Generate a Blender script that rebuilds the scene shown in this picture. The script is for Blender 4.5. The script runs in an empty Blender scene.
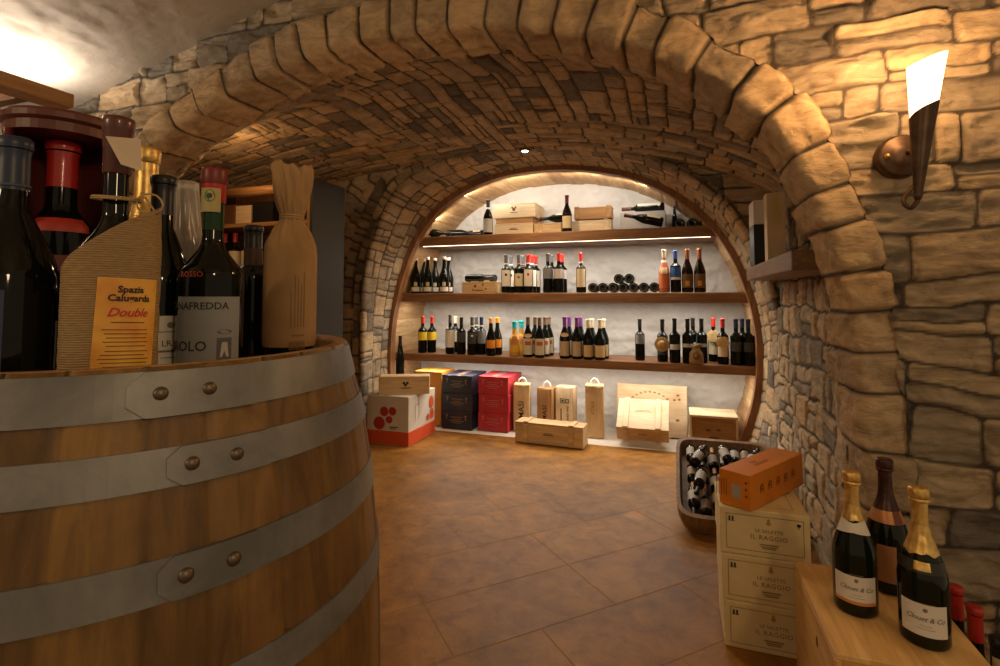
import bpy, bmesh, math, random
import numpy as np
from mathutils import Vector, Matrix
random.seed(7)
PI = math.pi
R = math.radians
COL = bpy.context.scene.collection
SC = bpy.context.scene

# ------------------------------------------------------------------ camera
CAM_H, F_PX, YAW, PITCH, HORIZON = 1.05, 520.0, R(18.8), R(3.0), 297.0
YP = HORIZON - F_PX * math.tan(PITCH)
FW = np.array([-math.sin(YAW) * math.cos(PITCH), math.cos(YAW) * math.cos(PITCH), math.sin(PITCH)])
RT = np.array([math.cos(YAW), math.sin(YAW), 0.0])
UP = np.cross(RT, FW)
EYE = np.array([0, 0, CAM_H])
def ray(px, py): return FW + RT * (px - 500) / F_PX - UP * (py - YP) / F_PX
def onY(px, py, Y): d = ray(px, py); return EYE + d * (Y / d[1])
def onX(px, py, X): d = ray(px, py); return EYE + d * (X / d[0])
def onZ(px, py, Z): d = ray(px, py); return EYE + d * ((Z - CAM_H) / d[2])
def atd(px, py, z): return EYE + ray(px, py) * z
cd = bpy.data.cameras.new('camera'); cam = bpy.data.objects.new('camera', cd); COL.objects.link(cam)
cam.location = (0, 0, CAM_H); cam.rotation_euler = (PI / 2 + PITCH, 0, YAW)
cd.sensor_width = 36; cd.lens = F_PX / 1000 * 36; cd.shift_y = -(333 - YP) / 1000; cd.clip_start = .02
SC.camera = cam
SC.view_settings.view_transform = 'Standard'; SC.view_settings.look = 'None'
SC.view_settings.exposure = 0.0; SC.view_settings.gamma = 1.0; SC.view_settings.use_curve_mapping = False

# ------------------------------------------------------------------ materials
MATS = {}
def nt(name):
    m = bpy.data.materials.new(name); m.use_nodes = True
    t = m.node_tree; b = t.nodes['Principled BSDF']
    return m, t, b
def mat(name, col, rough=.5, metal=0., coat=0., trans=0., emit=None, estr=0., spec=.5, ior=1.45, alpha=1., sheen=0.):
    if name in MATS: return MATS[name]
    m, t, b = nt(name)
    b.inputs['Base Color'].default_value = (*col, 1); b.inputs['Roughness'].default_value = rough
    b.inputs['Metallic'].default_value = metal; b.inputs['Coat Weight'].default_value = coat
    b.inputs['Transmission Weight'].default_value = trans; b.inputs['Specular IOR Level'].default_value = spec
    b.inputs['IOR'].default_value = ior; b.inputs['Alpha'].default_value = alpha
    b.inputs['Sheen Weight'].default_value = sheen
    if emit: b.inputs['Emission Color'].default_value = (*emit, 1); b.inputs['Emission Strength'].default_value = estr
    MATS[name] = m; return m
def node(t, typ, **kw):
    n = t.nodes.new(typ)
    for k, v in kw.items(): setattr(n, k, v)
    return n
def ramp(t, pts):
    n = t.nodes.new('ShaderNodeValToRGB'); e = n.color_ramp.elements
    while len(e) < len(pts): e.new(.5)
    for i, (p, c) in enumerate(pts): e[i].position = p; e[i].color = (*c, 1)
    return n
def noise(t, vec, scale, detail=4, rough=.6, dist=0.):
    n = t.nodes.new('ShaderNodeTexNoise'); n.inputs['Scale'].default_value = scale; n.inputs['Detail'].default_value = detail
    n.inputs['Roughness'].default_value = rough; n.inputs['Distortion'].default_value = dist
    if vec: t.links.new(vec, n.inputs['Vector'])
    return n
def bump(t, b, h, strength=.3, dist=.01):
    n = t.nodes.new('ShaderNodeBump'); n.inputs['Strength'].default_value = strength; n.inputs['Distance'].default_value = dist
    t.links.new(h, n.inputs['Height']); t.links.new(n.outputs[0], b.inputs['Normal'])
def coords(t, scale=(1, 1, 1), kind='Object', rot=(0, 0, 0)):
    c = t.nodes.new('ShaderNodeTexCoord'); m = t.nodes.new('ShaderNodeMapping')
    m.inputs['Scale'].default_value = scale; m.inputs['Rotation'].default_value = rot
    t.links.new(c.outputs[kind], m.inputs['Vector']); return m.outputs[0]
def mixc(t, fac, a, b, mode='MIX'):
    n = t.nodes.new('ShaderNodeMix'); n.data_type = 'RGBA'; n.blend_type = mode
    for s, v in ((n.inputs[0], fac), (n.inputs[6], a), (n.inputs[7], b)):
        if hasattr(v, 'links'): t.links.new(v, s)
        elif isinstance(v, (int, float)): s.default_value = v
        else: s.default_value = (*v, 1)
    return n.outputs[2]
def wood(name, dark, light, axis='x', grain=6., rough=.55, knots=True, bstr=.25, coat=0.):
    key = name + axis
    if key in MATS: return MATS[key]
    m, t, b = nt(key)
    s = [grain * 5] * 3; s['xyz'.index(axis)] = grain * .35
    v = coords(t, s)
    n = noise(t, v, 1.6, 6, .65, 1.2)
    r = ramp(t, [(.3, dark), (.52, tuple((a + c) / 2 for a, c in zip(dark, light))), (.7, light)])
    t.links.new(n.outputs[0], r.inputs[0])
    col = r.outputs[0]
    if knots:
        v2 = coords(t, (1, 1, 1)); n2 = noise(t, v2, 3.2, 2, .5, .3)
        r2 = ramp(t, [(.30, (.62, .5, .38)), (.5, (1, 1, 1))]); t.links.new(n2.outputs[0], r2.inputs[0])
        col = mixc(t, .7, col, r2.outputs[0], 'MULTIPLY')
    t.links.new(col, b.inputs['Base Color']); b.inputs['Roughness'].default_value = rough
    b.inputs['Coat Weight'].default_value = coat
    bump(t, b, n.outputs[0], bstr, .002)
    MATS[key] = m; return m
def mottled(name, c1, c2, scale=8., rough=.7, metal=0., bstr=.1, bd=.004, detail=5, lo=.35, hi=.65):
    if name in MATS: return MATS[name]
    m, t, b = nt(name)
    n = noise(t, coords(t), scale, detail, .65, .4)
    r = ramp(t, [(lo, c1), (hi, c2)]); t.links.new(n.outputs[0], r.inputs[0]); t.links.new(r.outputs[0], b.inputs['Base Color'])
    b.inputs['Roughness'].default_value = rough; b.inputs['Metallic'].default_value = metal
    bump(t, b, n.outputs[0], bstr, bd)
    MATS[name] = m; return m
def stone_mat(name, tint=(1, 1, 1), mort=(.065, .05, .036)):
    m, t, b = nt(name)
    a = node(t, 'ShaderNodeAttribute', attribute_name='tone'); g = node(t, 'ShaderNodeAttribute', attribute_name='joint')
    tones = [(0, (.16, .14, .12)), (.10, (.26, .225, .18)), (.28, (.42, .345, .25)), (.55, (.53, .42, .285)), (.82, (.60, .47, .31)), (1, (.58, .40, .22))]
    r = ramp(t, [(p, tuple(x * y for x, y in zip(c, tint))) for p, c in tones])
    t.links.new(a.outputs['Fac'], r.inputs[0])
    v = coords(t, (1, 1, 2.2)); n = noise(t, v, 9, 7, .7, .8)
    r2 = ramp(t, [(.3, (.42, .37, .31)), (.5, (.86, .83, .79)), (.66, (1.15, 1.12, 1.08))]); t.links.new(n.outputs[0], r2.inputs[0])
    c = mixc(t, .8, r.outputs[0], r2.outputs[0], 'MULTIPLY')
    c = mixc(t, g.outputs['Fac'], c, mort)
    t.links.new(c, b.inputs['Base Color']); b.inputs['Roughness'].default_value = .82; b.inputs['Specular IOR Level'].default_value = .35
    n2 = noise(t, coords(t, (1, 1, 2.4)), 11, 11, .74, 1.4); bump(t, b, n2.outputs[0], .85, .022)
    MATS[name] = m; return m

M_STONE = stone_mat('stone')
M_GLASS = mat('dark_bottle_glass', (.004, .005, .0035), .06, spec=.32)
M_GLASSB = mat('brown_bottle_glass', (.009, .0045, .0025), .06, spec=.32)
M_GLASSG = mat('green_bottle_glass', (.014, .04, .012), .07, spec=.35)
M_GOLDWINE = mat('golden_wine_glass', (.62, .33, .06), .1, coat=.4)
M_ROSE = mat('rose_wine_glass', (.42, .12, .06), .1, coat=.4)
M_GALV = mottled('galvanised_steel', (.12, .118, .112), (.235, .23, .22), 7, .48, .45, .25, .003, 8)
M_RIVET = mat('rivet_steel', (.15, .115, .08), .42, .8)
M_BLACK = mat('black_capsule', (.012, .011, .011), .35)
M_PINE = {a: wood('pine', (.50, .32, .15), (.74, .54, .30), a, 6) for a in 'xyz'}
M_PALE = {a: wood('pale_pine', (.60, .44, .26), (.80, .64, .42), a, 6) for a in 'xyz'}
M_BROWN = {a: wood('brown_timber', (.09, .04, .018), (.22, .105, .045), a, 5, .5) for a in 'xyz'}
M_HONEY = {a: wood('honey_timber', (.27, .13, .045), (.47, .26, .10), a, 5, .5) for a in 'xyz'}
M_INK = mat('printing_ink', (.03, .022, .018), .7)
M_REDINK = mat('red_printing', (.5, .03, .02), .6)
M_GOLDFOIL = mottled('gold_foil', (.55, .33, .08), (.85, .58, .2), 60, .32, .75, .5, .003)
M_PAPER = mat('white_label_paper', (.72, .68, .6), .7)
M_CREAM = mat('cream_label_paper', (.66, .55, .36), .7)

# ------------------------------------------------------------------ object helpers
def link(o): COL.objects.link(o); return o
def meshobj(name, verts, faces, m=None, parent=None, smooth=False, loc=None, rot=None):
    me = bpy.data.meshes.new(name); me.from_pydata(verts, [], faces); me.update()
    if m: me.materials.append(m)
    if smooth: me.polygons.foreach_set('use_smooth', [True] * len(me.polygons))
    o = link(bpy.data.objects.new(name, me))
    if parent: o.parent = parent
    if loc is not None: o.location = loc
    if rot is not None: o.rotation_euler = rot
    return o
def bmobj(name, bm, m=None, parent=None, smooth=False, loc=None, rot=None):
    me = bpy.data.meshes.new(name); bm.to_mesh(me); bm.free()
    if m: me.materials.append(m)
    if smooth: me.polygons.foreach_set('use_smooth', [True] * len(me.polygons))
    o = link(bpy.data.objects.new(name, me))
    if parent: o.parent = parent
    if loc is not None: o.location = loc
    if rot is not None: o.rotation_euler = rot
    return o
def tag(o, label, cat, group=None):
    o['label'] = label; o['category'] = cat
    if group: o['group'] = group
    return o
def empty(name, loc=(0, 0, 0), rz=0, rot=None):
    o = link(bpy.data.objects.new(name, None)); o.location = loc; o.rotation_euler = rot or (0, 0, rz); o.empty_display_size = .05
    return o
def structure(o): o['kind'] = 'structure'; return o
def copy_tree(o, parent=None):
    c = o.copy(); COL.objects.link(c)
    if parent: c.parent = parent
    for ch in o.children: copy_tree(ch, c)
    return c
def bbox(bm, c, s, bevel=0., rot=None, seg=1):
    """add a box centred at c with size s to bm"""
    g = bmesh.ops.create_cube(bm, size=1)
    vs = g['verts']
    bmesh.ops.scale(bm, vec=s, verts=vs)
    if bevel:
        es = list({e for v in vs for e in v.link_edges})
        r = bmesh.ops.bevel(bm, geom=es, offset=bevel, segments=seg, affect='EDGES', profile=.5)
        vs = list({v for f in r['faces'] for v in f.verts} | {v for v in vs if v.is_valid})
    if rot is not None: bmesh.ops.rotate(bm, cent=(0, 0, 0), matrix=rot, verts=vs)
    bmesh.ops.translate(bm, vec=c, verts=vs)
    return vs
def box(name, c, s, m, parent=None, bevel=.002, rot=None, seg=1):
    bm = bmesh.new(); bbox(bm, (0, 0, 0), s, bevel, None, seg)
    return bmobj(name, bm, m, parent, loc=c, rot=rot)
def lathe_data(prof, n=24, a0=0., a1=2 * PI):
    full = abs(a1 - a0 - 2 * PI) < 1e-6
    k = n if full else n + 1
    vs, fs = [], []
    for r, z in prof:
        for i in range(k):
            a = a0 + (a1 - a0) * i / n
            vs.append((r * math.cos(a), r * math.sin(a), z))
    for j in range(len(prof) - 1):
        for i in range(n):
            i2 = (i + 1) % k if full else i + 1
            fs.append((j * k + i, j * k + i2, (j + 1) * k + i2, (j + 1) * k + i))
    return vs, fs
def lathe(name, prof, m, parent=None, n=24, a0=0., a1=2 * PI, loc=None, rot=None, sharp=False):
    vs, fs = lathe_data(prof, n, a0, a1)
    o = meshobj(name, vs, fs, m, parent, not sharp, loc, rot)
    return o
def tube_data(pts, r, n=8):
    pts = [Vector(p) for p in pts]; vs, fs = [], []
    up = Vector((0, 0, 1))
    for i, p in enumerate(pts):
        d = (pts[min(i + 1, len(pts) - 1)] - pts[max(i - 1, 0)]).normalized()
        u = d.cross(up if abs(d.z) < .95 else Vector((1, 0, 0))).normalized(); w = d.cross(u)
        rr = r(i / (len(pts) - 1)) if callable(r) else r
        for k in range(n):
            a = 2 * PI * k / n; vs.append(tuple(p + u * rr * math.cos(a) + w * rr * math.sin(a)))
    for i in range(len(pts) - 1):
        for k in range(n):
            fs.append((i * n + k, i * n + (k + 1) % n, (i + 1) * n + (k + 1) % n, (i + 1) * n + k))
    fs.append(tuple(range(n - 1, -1, -1))); fs.append(tuple((len(pts) - 1) * n + k for k in range(n)))
    return vs, fs
def tube(name, pts, r, m, parent=None, n=8, loc=None):
    vs, fs = tube_data(pts, r, n); return meshobj(name, vs, fs, m, parent, True, loc)
def text_mesh(body, size, shear=0., spacing=1., bold=0.):
    """flat text: list of verts (x, y) and faces, centred"""
    c = bpy.data.curves.new('lettering', 'FONT'); c.body = body; c.size = size; c.shear = shear; c.space_character = spacing
    c.align_x = 'CENTER'; c.align_y = 'CENTER'; c.resolution_u = 2; c.offset = bold
    o = bpy.data.objects.new('lettering', c); COL.objects.link(o)
    dg = bpy.context.evaluated_depsgraph_get(); ev = o.evaluated_get(dg); me = ev.to_mesh()
    vs = [tuple(v.co) for v in me.vertices]; fs = [tuple(p.vertices) for p in me.polygons]
    ev.to_mesh_clear(); bpy.data.objects.remove(o); bpy.data.curves.remove(c)
    return vs, fs
def flat_text(name, body, size, m, parent, loc, rot, shear=0., spacing=1., bold=0.):
    vs, fs = text_mesh(body, size, shear, spacing, bold)
    return meshobj(name, vs, fs, m, parent, False, loc, rot)
def join(parts):
    vs, fs = [], []
    for v, f in parts:
        o = len(vs); vs += list(v); fs += [tuple(i + o for i in x) for x in f]
    return vs, fs
def shift(d, dx=0, dy=0, dz=0): return [(x + dx, y + dy, z + dz) for x, y, z in d[0]], d[1]
def rect2(x0, y0, x1, y1):
    k = max(1, min(24, int(abs(x1 - x0) / .003)))
    vs = [(x0 + (x1 - x0) * i / k, y, 0) for y in (y0, y1) for i in range(k + 1)]
    return vs, [(i, i + 1, k + 2 + i, k + 1 + i) for i in range(k)]
def disc2(cx, cy, r, n=16, ry=None):
    ry = ry or r
    return [(cx + r * math.cos(2 * PI * i / n), cy + ry * math.sin(2 * PI * i / n), 0) for i in range(n)], [tuple(range(n))]
def frame2(x0, y0, x1, y1, w):
    return join([rect2(x0, y0, x1, y0 + w), rect2(x0, y1 - w, x1, y1), rect2(x0, y0 + w, x0 + w, y1 - w), rect2(x1 - w, y0 + w, x1, y1 - w)])
def flat(name, d, m, parent, loc, rot): return meshobj(name, d[0], d[1], m, parent, False, loc, rot)

# ------------------------------------------------------------------ noise + masonry
def _hash(ix, iy, s):
    h = (ix.astype(np.int64) * 374761393 + iy.astype(np.int64) * 668265263 + s * 1442695041) & 0xffffffff
    h = ((h ^ (h >> 13)) * 1274126177) & 0xffffffff
    return ((h ^ (h >> 16)) & 0xffff) / 65535.0
def vn(x, y, s=0):
    ix = np.floor(x); iy = np.floor(y); fx = x - ix; fy = y - iy
    fx = fx * fx * (3 - 2 * fx); fy = fy * fy * (3 - 2 * fy)
    a = _hash(ix, iy, s); b = _hash(ix + 1, iy, s); c = _hash(ix, iy + 1, s); d = _hash(ix + 1, iy + 1, s)
    return (a * (1 - fx) + b * fx) * (1 - fy) + (c * (1 - fx) + d * fx) * fy - .5
def fbm(x, y, s=0, o=4, g=.5):
    r = 0; a = 1.
    for k in range(o): r = r + a * vn(x, y, s + k * 17); x = x * 2.03; y = y * 2.03; a *= g
    return r
def sstep(x): x = np.clip(x, 0, 1); return x * x * (3 - 2 * x)
def masonry(u, v, seed, rows, widths, warp=.02, wf=5., split=.3, joint=.006, bev=.02, relief=.03, rough=.012, corner=.02, vsplit=.15, tilt=.25, aniso=3., rowb=None, colb=None, tone_pow=1.):
    """height, tone, joint mask of a coursed rubble wall over coordinates u, v (metres)"""
    rng = np.random.RandomState(seed)
    uw = u + warp * 2 * fbm(u * wf, v * wf, seed, 3); vw = v + warp * 2 * fbm(u * wf + 31, v * wf + 7, seed + 5, 3)
    v0, v1, u0, u1 = vw.min() - .05, vw.max() + .05, uw.min() - .05, uw.max() + .05
    if rowb is None:
        rb = [v0]
        while rb[-1] < v1: rb.append(rb[-1] + rng.uniform(*rows))
        rb = np.array(rb)
    else: rb = np.array(rowb)
    ri = np.clip(np.searchsorted(rb, vw) - 1, 0, len(rb) - 2)
    x0 = np.zeros_like(u); x1 = x0.copy(); y0 = rb[ri].copy(); y1 = rb[ri + 1].copy(); idt = x0.copy(); idh = x0.copy(); tx = x0.copy(); ty = x0.copy()
    for r in range(len(rb) - 1):
        mk = ri == r
        if not mk.any(): continue
        if colb is not None: cb = list(colb)
        else:
            cb = [u0 - rng.uniform(0, widths[1])]
            while cb[-1] < u1: cb.append(cb[-1] + rng.uniform(*widths) * (1.0 if rng.rand() > .2 else .6))
        cb = np.array(cb); n = len(cb)
        ci = np.clip(np.searchsorted(cb, uw[mk]) - 1, 0, n - 2)
        a0 = cb[ci]; a1 = cb[ci + 1]; b0 = y0[mk]; b1 = y1[mk]
        rnd = rng.rand(8, n)
        hs = rnd[0][ci] < split; fr = .35 + .3 * rnd[1][ci]
        vs_ = (~hs) & (rnd[0][ci] > 1 - vsplit)
        my = b0 + (b1 - b0) * fr; top = hs & (vw[mk] > my)
        nb0 = np.where(top, my, b0); nb1 = np.where(hs & ~top, my, b1)
        mx = a0 + (a1 - a0) * fr; rt_ = vs_ & (uw[mk] > mx)
        na0 = np.where(rt_, mx, a0); na1 = np.where(vs_ & ~rt_, mx, a1)
        sub = (top | rt_).astype(float)
        idt[mk] = (rnd[2][ci] + .37 * sub) % 1; idh[mk] = (rnd[3][ci] + .61 * sub) % 1
        tx[mk] = rnd[4][ci] - .5; ty[mk] = rnd[5][ci] - .5
        x0[mk], x1[mk], y0[mk], y1[mk] = na0, na1, nb0, nb1
    hx = (x1 - x0) / 2; hy = (y1 - y0) / 2; cx = (x0 + x1) / 2; cy = (y0 + y1) / 2
    cr = np.minimum(corner, .8 * np.minimum(hx, hy))
    qx = np.abs(uw - cx) - (hx - cr); qy = np.abs(vw - cy) - (hy - cr)
    d = -(np.hypot(np.maximum(qx, 0), np.maximum(qy, 0)) + np.minimum(np.maximum(qx, qy), 0) - cr)
    p = sstep((d - joint) / bev)
    big = fbm(u * 5 + idh * 50, v * 5 * aniso, seed + 9, 5, .55); rid = np.abs(fbm(u * 3 + idh * 31, v * 7 * aniso + idt * 13, seed + 3, 4)) + .5 * np.abs(fbm(u * 11 + idt * 9, v * 13 * aniso + idh * 5, seed + 13, 4))
    h = p * (relief * (.55 + .6 * idh) + tilt * (tx * (uw - cx) + ty * (vw - cy)) + rough * big - rough * 1.3 * rid) - .004 * (1 - p) + .004 * (1 - p) * fbm(u * 30, v * 30, seed + 2, 3)
    return h, idt ** tone_pow, 1 - sstep((d - joint * .6) / (bev * .55))
def surf(name, P, N, h, tone, jt, m, keep=None, flip=False):
    """grid surface P (a,b,3) displaced along N by h"""
    V = P + N * h[..., None]; a, b = h.shape
    idx = np.arange(a * b).reshape(a, b)
    q = np.stack([idx[:-1, :-1], idx[1:, :-1], idx[1:, 1:], idx[:-1, 1:]], -1)
    if flip: q = q[..., ::-1]
    if keep is not None:
        k = keep[:-1, :-1] & keep[1:, :-1] & keep[1:, 1:] & keep[:-1, 1:]; q = q[k]
    q = q.reshape(-1, 4)
    used = np.unique(q); remap = -np.ones(a * b, int); remap[used] = np.arange(len(used)); q = remap[q]
    VV = V.reshape(-1, 3)[used]
    me = bpy.data.meshes.new(name); me.vertices.add(len(VV)); me.vertices.foreach_set('co', VV.astype(np.float32).ravel())
    me.loops.add(q.size); me.loops.foreach_set('vertex_index', q.astype(np.int32).ravel())
    me.polygons.add(len(q)); me.polygons.foreach_set('loop_start', np.arange(0, q.size, 4, dtype=np.int32))
    me.polygons.foreach_set('use_smooth', np.ones(len(q), bool))
    me.update(calc_edges=True)
    for nm, arr in (('tone', tone), ('joint', jt)):
        at = me.attributes.new(nm, 'FLOAT', 'POINT'); at.data.foreach_set('value', arr.reshape(-1)[used].astype(np.float32))
    me.materials.append(m)
    return structure(link(bpy.data.objects.new(name, me)))
def resample(pts, n, smooth=6):
    pts = np.array(pts, float)
    for _ in range(3):       # Chaikin corner cutting keeps the ends
        q = np.empty((2 * len(pts), pts.shape[1])); q[0::2] = pts; q[1::2] = pts
        a = pts[:-1] * .75 + pts[1:] * .25; b = pts[:-1] * .25 + pts[1:] * .75
        pts = np.concatenate([[pts[0]], np.stack([a, b], 1).reshape(-1, pts.shape[1]), [pts[-1]]])
    s = np.concatenate([[0], np.cumsum(np.hypot(*np.diff(pts, axis=0).T))])
    t = np.linspace(0, s[-1], n)
    return np.stack([np.interp(t, s, pts[:, k]) for k in (0, 1)], 1), s[-1]
def inward(c):
    """unit normals of an X-Z curve running from right foot over the top to left foot, pointing to the inside"""
    t = np.gradient(c, axis=0); t /= np.linalg.norm(t, axis=1)[:, None]
    return np.stack([-t[:, 1], t[:, 0]], 1)

# ------------------------------------------------------------------ the setting
# X-Z curves, from the right foot over the top to the left foot
ARCH = [(.478, 0), (.480, .35), (.480, .62), (.478, .78), (.470, .92), (.458, 1.05), (.435, 1.16), (.397, 1.28), (.35, 1.41), (.298, 1.535), (.21, 1.655), (.04, 1.79), (-.094, 1.868), (-.31, 1.955),
        (-.453, 1.995), (-.754, 2.045), (-1.008, 2.062), (-1.285, 2.06), (-1.56, 2.015), (-1.72, 1.968), (-1.87, 1.915), (-2.03, 1.86), (-2.17, 1.79), (-2.4, 1.63), (-2.62, 1.40), (-2.76, 1.12), (-2.84, .8), (-2.87, .4), (-2.87, 0)]
WOOD = [(.32, 0), (.37, .05), (.424, .147), (.481, .312), (.515, .508), (.524, .66), (.521, .80), (.486, 1.03), (.401, 1.297), (.252, 1.56), (.03, 1.765), (-.237, 1.915), (-.52, 2.0), (-.894, 2.045),
        (-1.294, 2.02), (-1.632, 1.91), (-1.896, 1.72), (-2.058, 1.485), (-2.167, 1.2), (-2.247, .88), (-2.265, .62), (-2.262, .4), (-2.255, .2), (-2.25, .05), (-2.25, 0)]
BACK = [(.54, 0), (.545, .35), (.55, .66), (.545, .85), (.51, 1.08), (.43, 1.34), (.28, 1.60), (.06, 1.80), (-.237, 1.95), (-.52, 2.02), (-.894, 2.055),
        (-1.30, 2.04), (-1.62, 1.98), (-1.9, 1.86), (-2.0, 1.71), (-2.11, 1.49), (-2.17, 1.31), (-2.196, 1.13), (-2.205, .82), (-2.20, .4), (-2.2, 0)]
MID = [(.53, 0), (.54, .35), (.548, .66), (.552, .95), (.56, 1.18), (.575, 1.42), (.56, 1.60), (.47, 1.74), (.28, 1.84), (.0, 1.94), (-.3, 2.02), (-.6, 2.07), (-.95, 2.10),
       (-1.4, 2.10), (-1.9, 2.06), (-2.4, 2.0), (-2.85, 1.93), (-3.2, 1.84), (-3.34, 1.6), (-3.36, 1.1), (-3.36, .5), (-3.36, 0)]
Y_A, Y_M, Y_B, Y_N = 1.75, 2.30, 3.35, 3.80

# stone arch ring: one course of big voussoirs wrapped over the corner
n = 900; NT = 74
c, L = resample(ARCH, n); nin = inward(c)
WF, DS = .108, .205                     # face height, soffit depth
BK = .05
tcs = np.linspace(-BK, WF + DS, 74)
rc = .028; ro = .014
P = np.zeros((n, NT, 3)); N = np.zeros((n, NT, 3))
KW = 1 + .32 * sstep((c[:, 1] - 1.75) / .25)
for j, q in enumerate(tcs):
    if q < -ro: off, yy, a = WF, -q - ro, -PI / 2
    elif q < ro * .57:
        a = -PI / 2 * (1 - (q + ro) / (ro * 1.57)); off = WF - ro + ro * math.sin(-a); yy = ro * (1 - math.cos(a))
    elif q < WF - rc: off, yy, a = WF - q - ro * .43 * (1 - q / WF), 0., 0.
    elif q < WF + rc * .57:
        a = (q - (WF - rc)) / (rc * 1.57) * PI / 2; off = rc * (1 - math.sin(a)); yy = rc * (1 - math.cos(a))
    else: off, yy, a = 0., q - WF + rc * .43, PI / 2
    P[:, j, 0] = c[:, 0] - nin[:, 0] * off * KW; P[:, j, 2] = c[:, 1] - nin[:, 1] * off * KW; P[:, j, 1] = Y_A - .034 + yy
    N[:, j, 0] = nin[:, 0] * math.sin(a); N[:, j, 2] = nin[:, 1] * math.sin(a); N[:, j, 1] = -math.cos(a)
U, V = np.meshgrid(np.linspace(0, L, n), tcs, indexing='ij')
rng = np.random.RandomState(3); cb = [-.08]
while cb[-1] < L + .3: cb.append(cb[-1] + rng.uniform(.105, .165))
h, tn, jt = masonry(U, V, 21, None, None, .006, 4., 0, .004, .012, .018, .022, .03, 0, .12, 1., rowb=[-.09, WF + DS + .03], colb=cb)
tn = .3 + .6 * tn
ring = surf('trim_1', P, N, h, tn, jt, stone_mat('arch_stone', (1.12, 1.06, .98), (.035, .027, .02)), flip=True)

# front wall around the arch
xs = np.arange(-3.15, 1.45, .006); zs = np.arange(0, 2.75, .006)
U, V = np.meshgrid(xs, zs, indexing='ij')
h, tn, jt = masonry(U, V, 5, (.07, .15), (.13, .36), .020, 3.6, .24, .003, .009, .016, .034, .018, .14, .14, 2.2)
oc = np.stack([c[:, 0] - nin[:, 0] * (WF * KW - .035), c[:, 1] - nin[:, 1] * (WF * KW - .035)], 1)
def inside(poly, X, Z):
    r = np.zeros(X.shape, bool); q = np.roll(poly, 1, 0)
    for (x1, z1), (x2, z2) in zip(poly[::6], poly[list(range(6, len(poly), 6)) + [-1]]):
        if z1 == z2: continue
        r ^= ((z1 > Z) != (z2 > Z)) & (X < (x2 - x1) * (Z - z1) / (z2 - z1) + x1)
    # close along the floor: no crossing is needed since both feet end at z = 0
    return r
oc[0, 1] = oc[-1, 1] = -.5
keep = ~inside(np.concatenate([oc, oc[:1]]), U, V)
Pq = np.stack([U, np.full_like(U, Y_A), V], -1); Nq = np.zeros_like(Pq); Nq[..., 1] = -1
surf('wall_arch', Pq, Nq, h * 1.0, tn, jt, M_STONE, keep)

# tunnel vault with a side bay on the left, lofted through three profiles
ns, nd = 1400, 250
A0 = [(x, z) for x, z in ARCH]
ca, La = resample(ARCH, ns); na_ = inward(ca); ca = ca - na_ * .022; ca[:, 1] = np.maximum(ca[:, 1], 0)
cm, Lm = resample(MID, ns); cbk, Lb = resample(MID, ns); 
cend, _ = resample([(x, z - (.05 if z > 1.6 else 0)) for x, z in MID], ns)
# match the right feet: blend so that the right half follows BACK
cB, LB = resample(BACK, ns)
def by_angle(curve, ref, cx=-.95, cz=.3):
    d_, _ = resample(curve, 4000); th = np.unwrap(np.arctan2(d_[:, 1] - cz, d_[:, 0] - cx)); tr = np.unwrap(np.arctan2(ref[:, 1] - cz, ref[:, 0] - cx))
    tr = th[0] + (tr - tr[0]) / (tr[-1] - tr[0]) * (th[-1] - th[0])
    return np.stack([np.interp(tr, th, d_[:, k]) for k in (0, 1)], 1)
ca = by_angle(ARCH, cm); na_ = inward(ca); ca = ca - na_ * .022; ca[:, 1] = np.maximum(ca[:, 1], 0)
yy = np.concatenate([np.linspace(Y_A + DS - .04, Y_M, 60), np.linspace(Y_M, Y_B, nd - 60 + 1)[1:]])
P = np.zeros((ns, nd, 3))
xr = np.linspace(0, 1, ns)
for j, y in enumerate(yy):
    if y <= Y_M: t = sstep((y - yy[0]) / (Y_M - yy[0])); q = ca * (1 - t) + cm * t
    else: t = (y - Y_M) / (Y_B - Y_M); q = cm * (1 - t) + cend * t
    P[:, j, 0] = q[:, 0]; P[:, j, 1] = y; P[:, j, 2] = q[:, 1]
Tu = np.gradient(P, axis=0); Tv = np.gradient(P, axis=1); N = np.cross(Tv, Tu); N /= np.linalg.norm(N, axis=2)[..., None] + 1e-9
mid = N[ns // 2, nd // 2]
if mid[2] > 0: N = -N
su = np.concatenate([[0], np.cumsum(np.linalg.norm(np.diff(P[:, nd // 2], axis=0), axis=1))])
U = np.repeat(su[:, None], nd, 1); V = np.repeat(yy[None, :], ns, 0)
# near the arch the courses run along the tunnel; past the groin they run across it
h1, t1, j1 = masonry(V, U, 31, (.07, .135), (.10, .28), .010, 4., .14, .005, .009, .009, .007, .012, .15, .08, 1.6)
h2, t2, j2 = masonry(U, V, 37, (.055, .105), (.14, .34), .009, 4., .10, .005, .009, .010, .007, .012, .1, .08, 2.0)
h3, t3, j3 = masonry(P[..., 1], P[..., 2], 39, (.09, .17), (.10, .22), .022, 4., .3, .005, .010, .012, .010, .016, .2, .08, 1.4)
Xp, Zp = P[..., 0], P[..., 2]
groin = np.where(Xp > -1.0, 2.78 + .10 * (-Xp), 2.30 + 1.1 * np.clip((Xp + 2.4) / 1.4, 0, 1))
past = V > groin + .02 * fbm(U * 6, V * 6, 77, 2)
wallzone = (Zp < 1.35) & (Xp > 0)
h = np.where(wallzone, h3, np.where(past, h2, h1)); tn = np.where(wallzone, t3, np.where(past, t2, t1)); jt = np.where(wallzone, j3, np.where(past, j2, j1))
tun = surf('wall_vault', P, N, h, tn, jt, M_STONE, flip=True)

# back arch: front band at Y_B and its soffit running to the wooden arch
nsb = 700
cB, LB = resample(BACK, nsb); nB = inward(cB)
ce, Le = resample([(x, z - (.05 if z > 1.6 else 0)) for x, z in MID], nsb)
nr = 60
fr = np.linspace(0, 1, nr)
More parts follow.
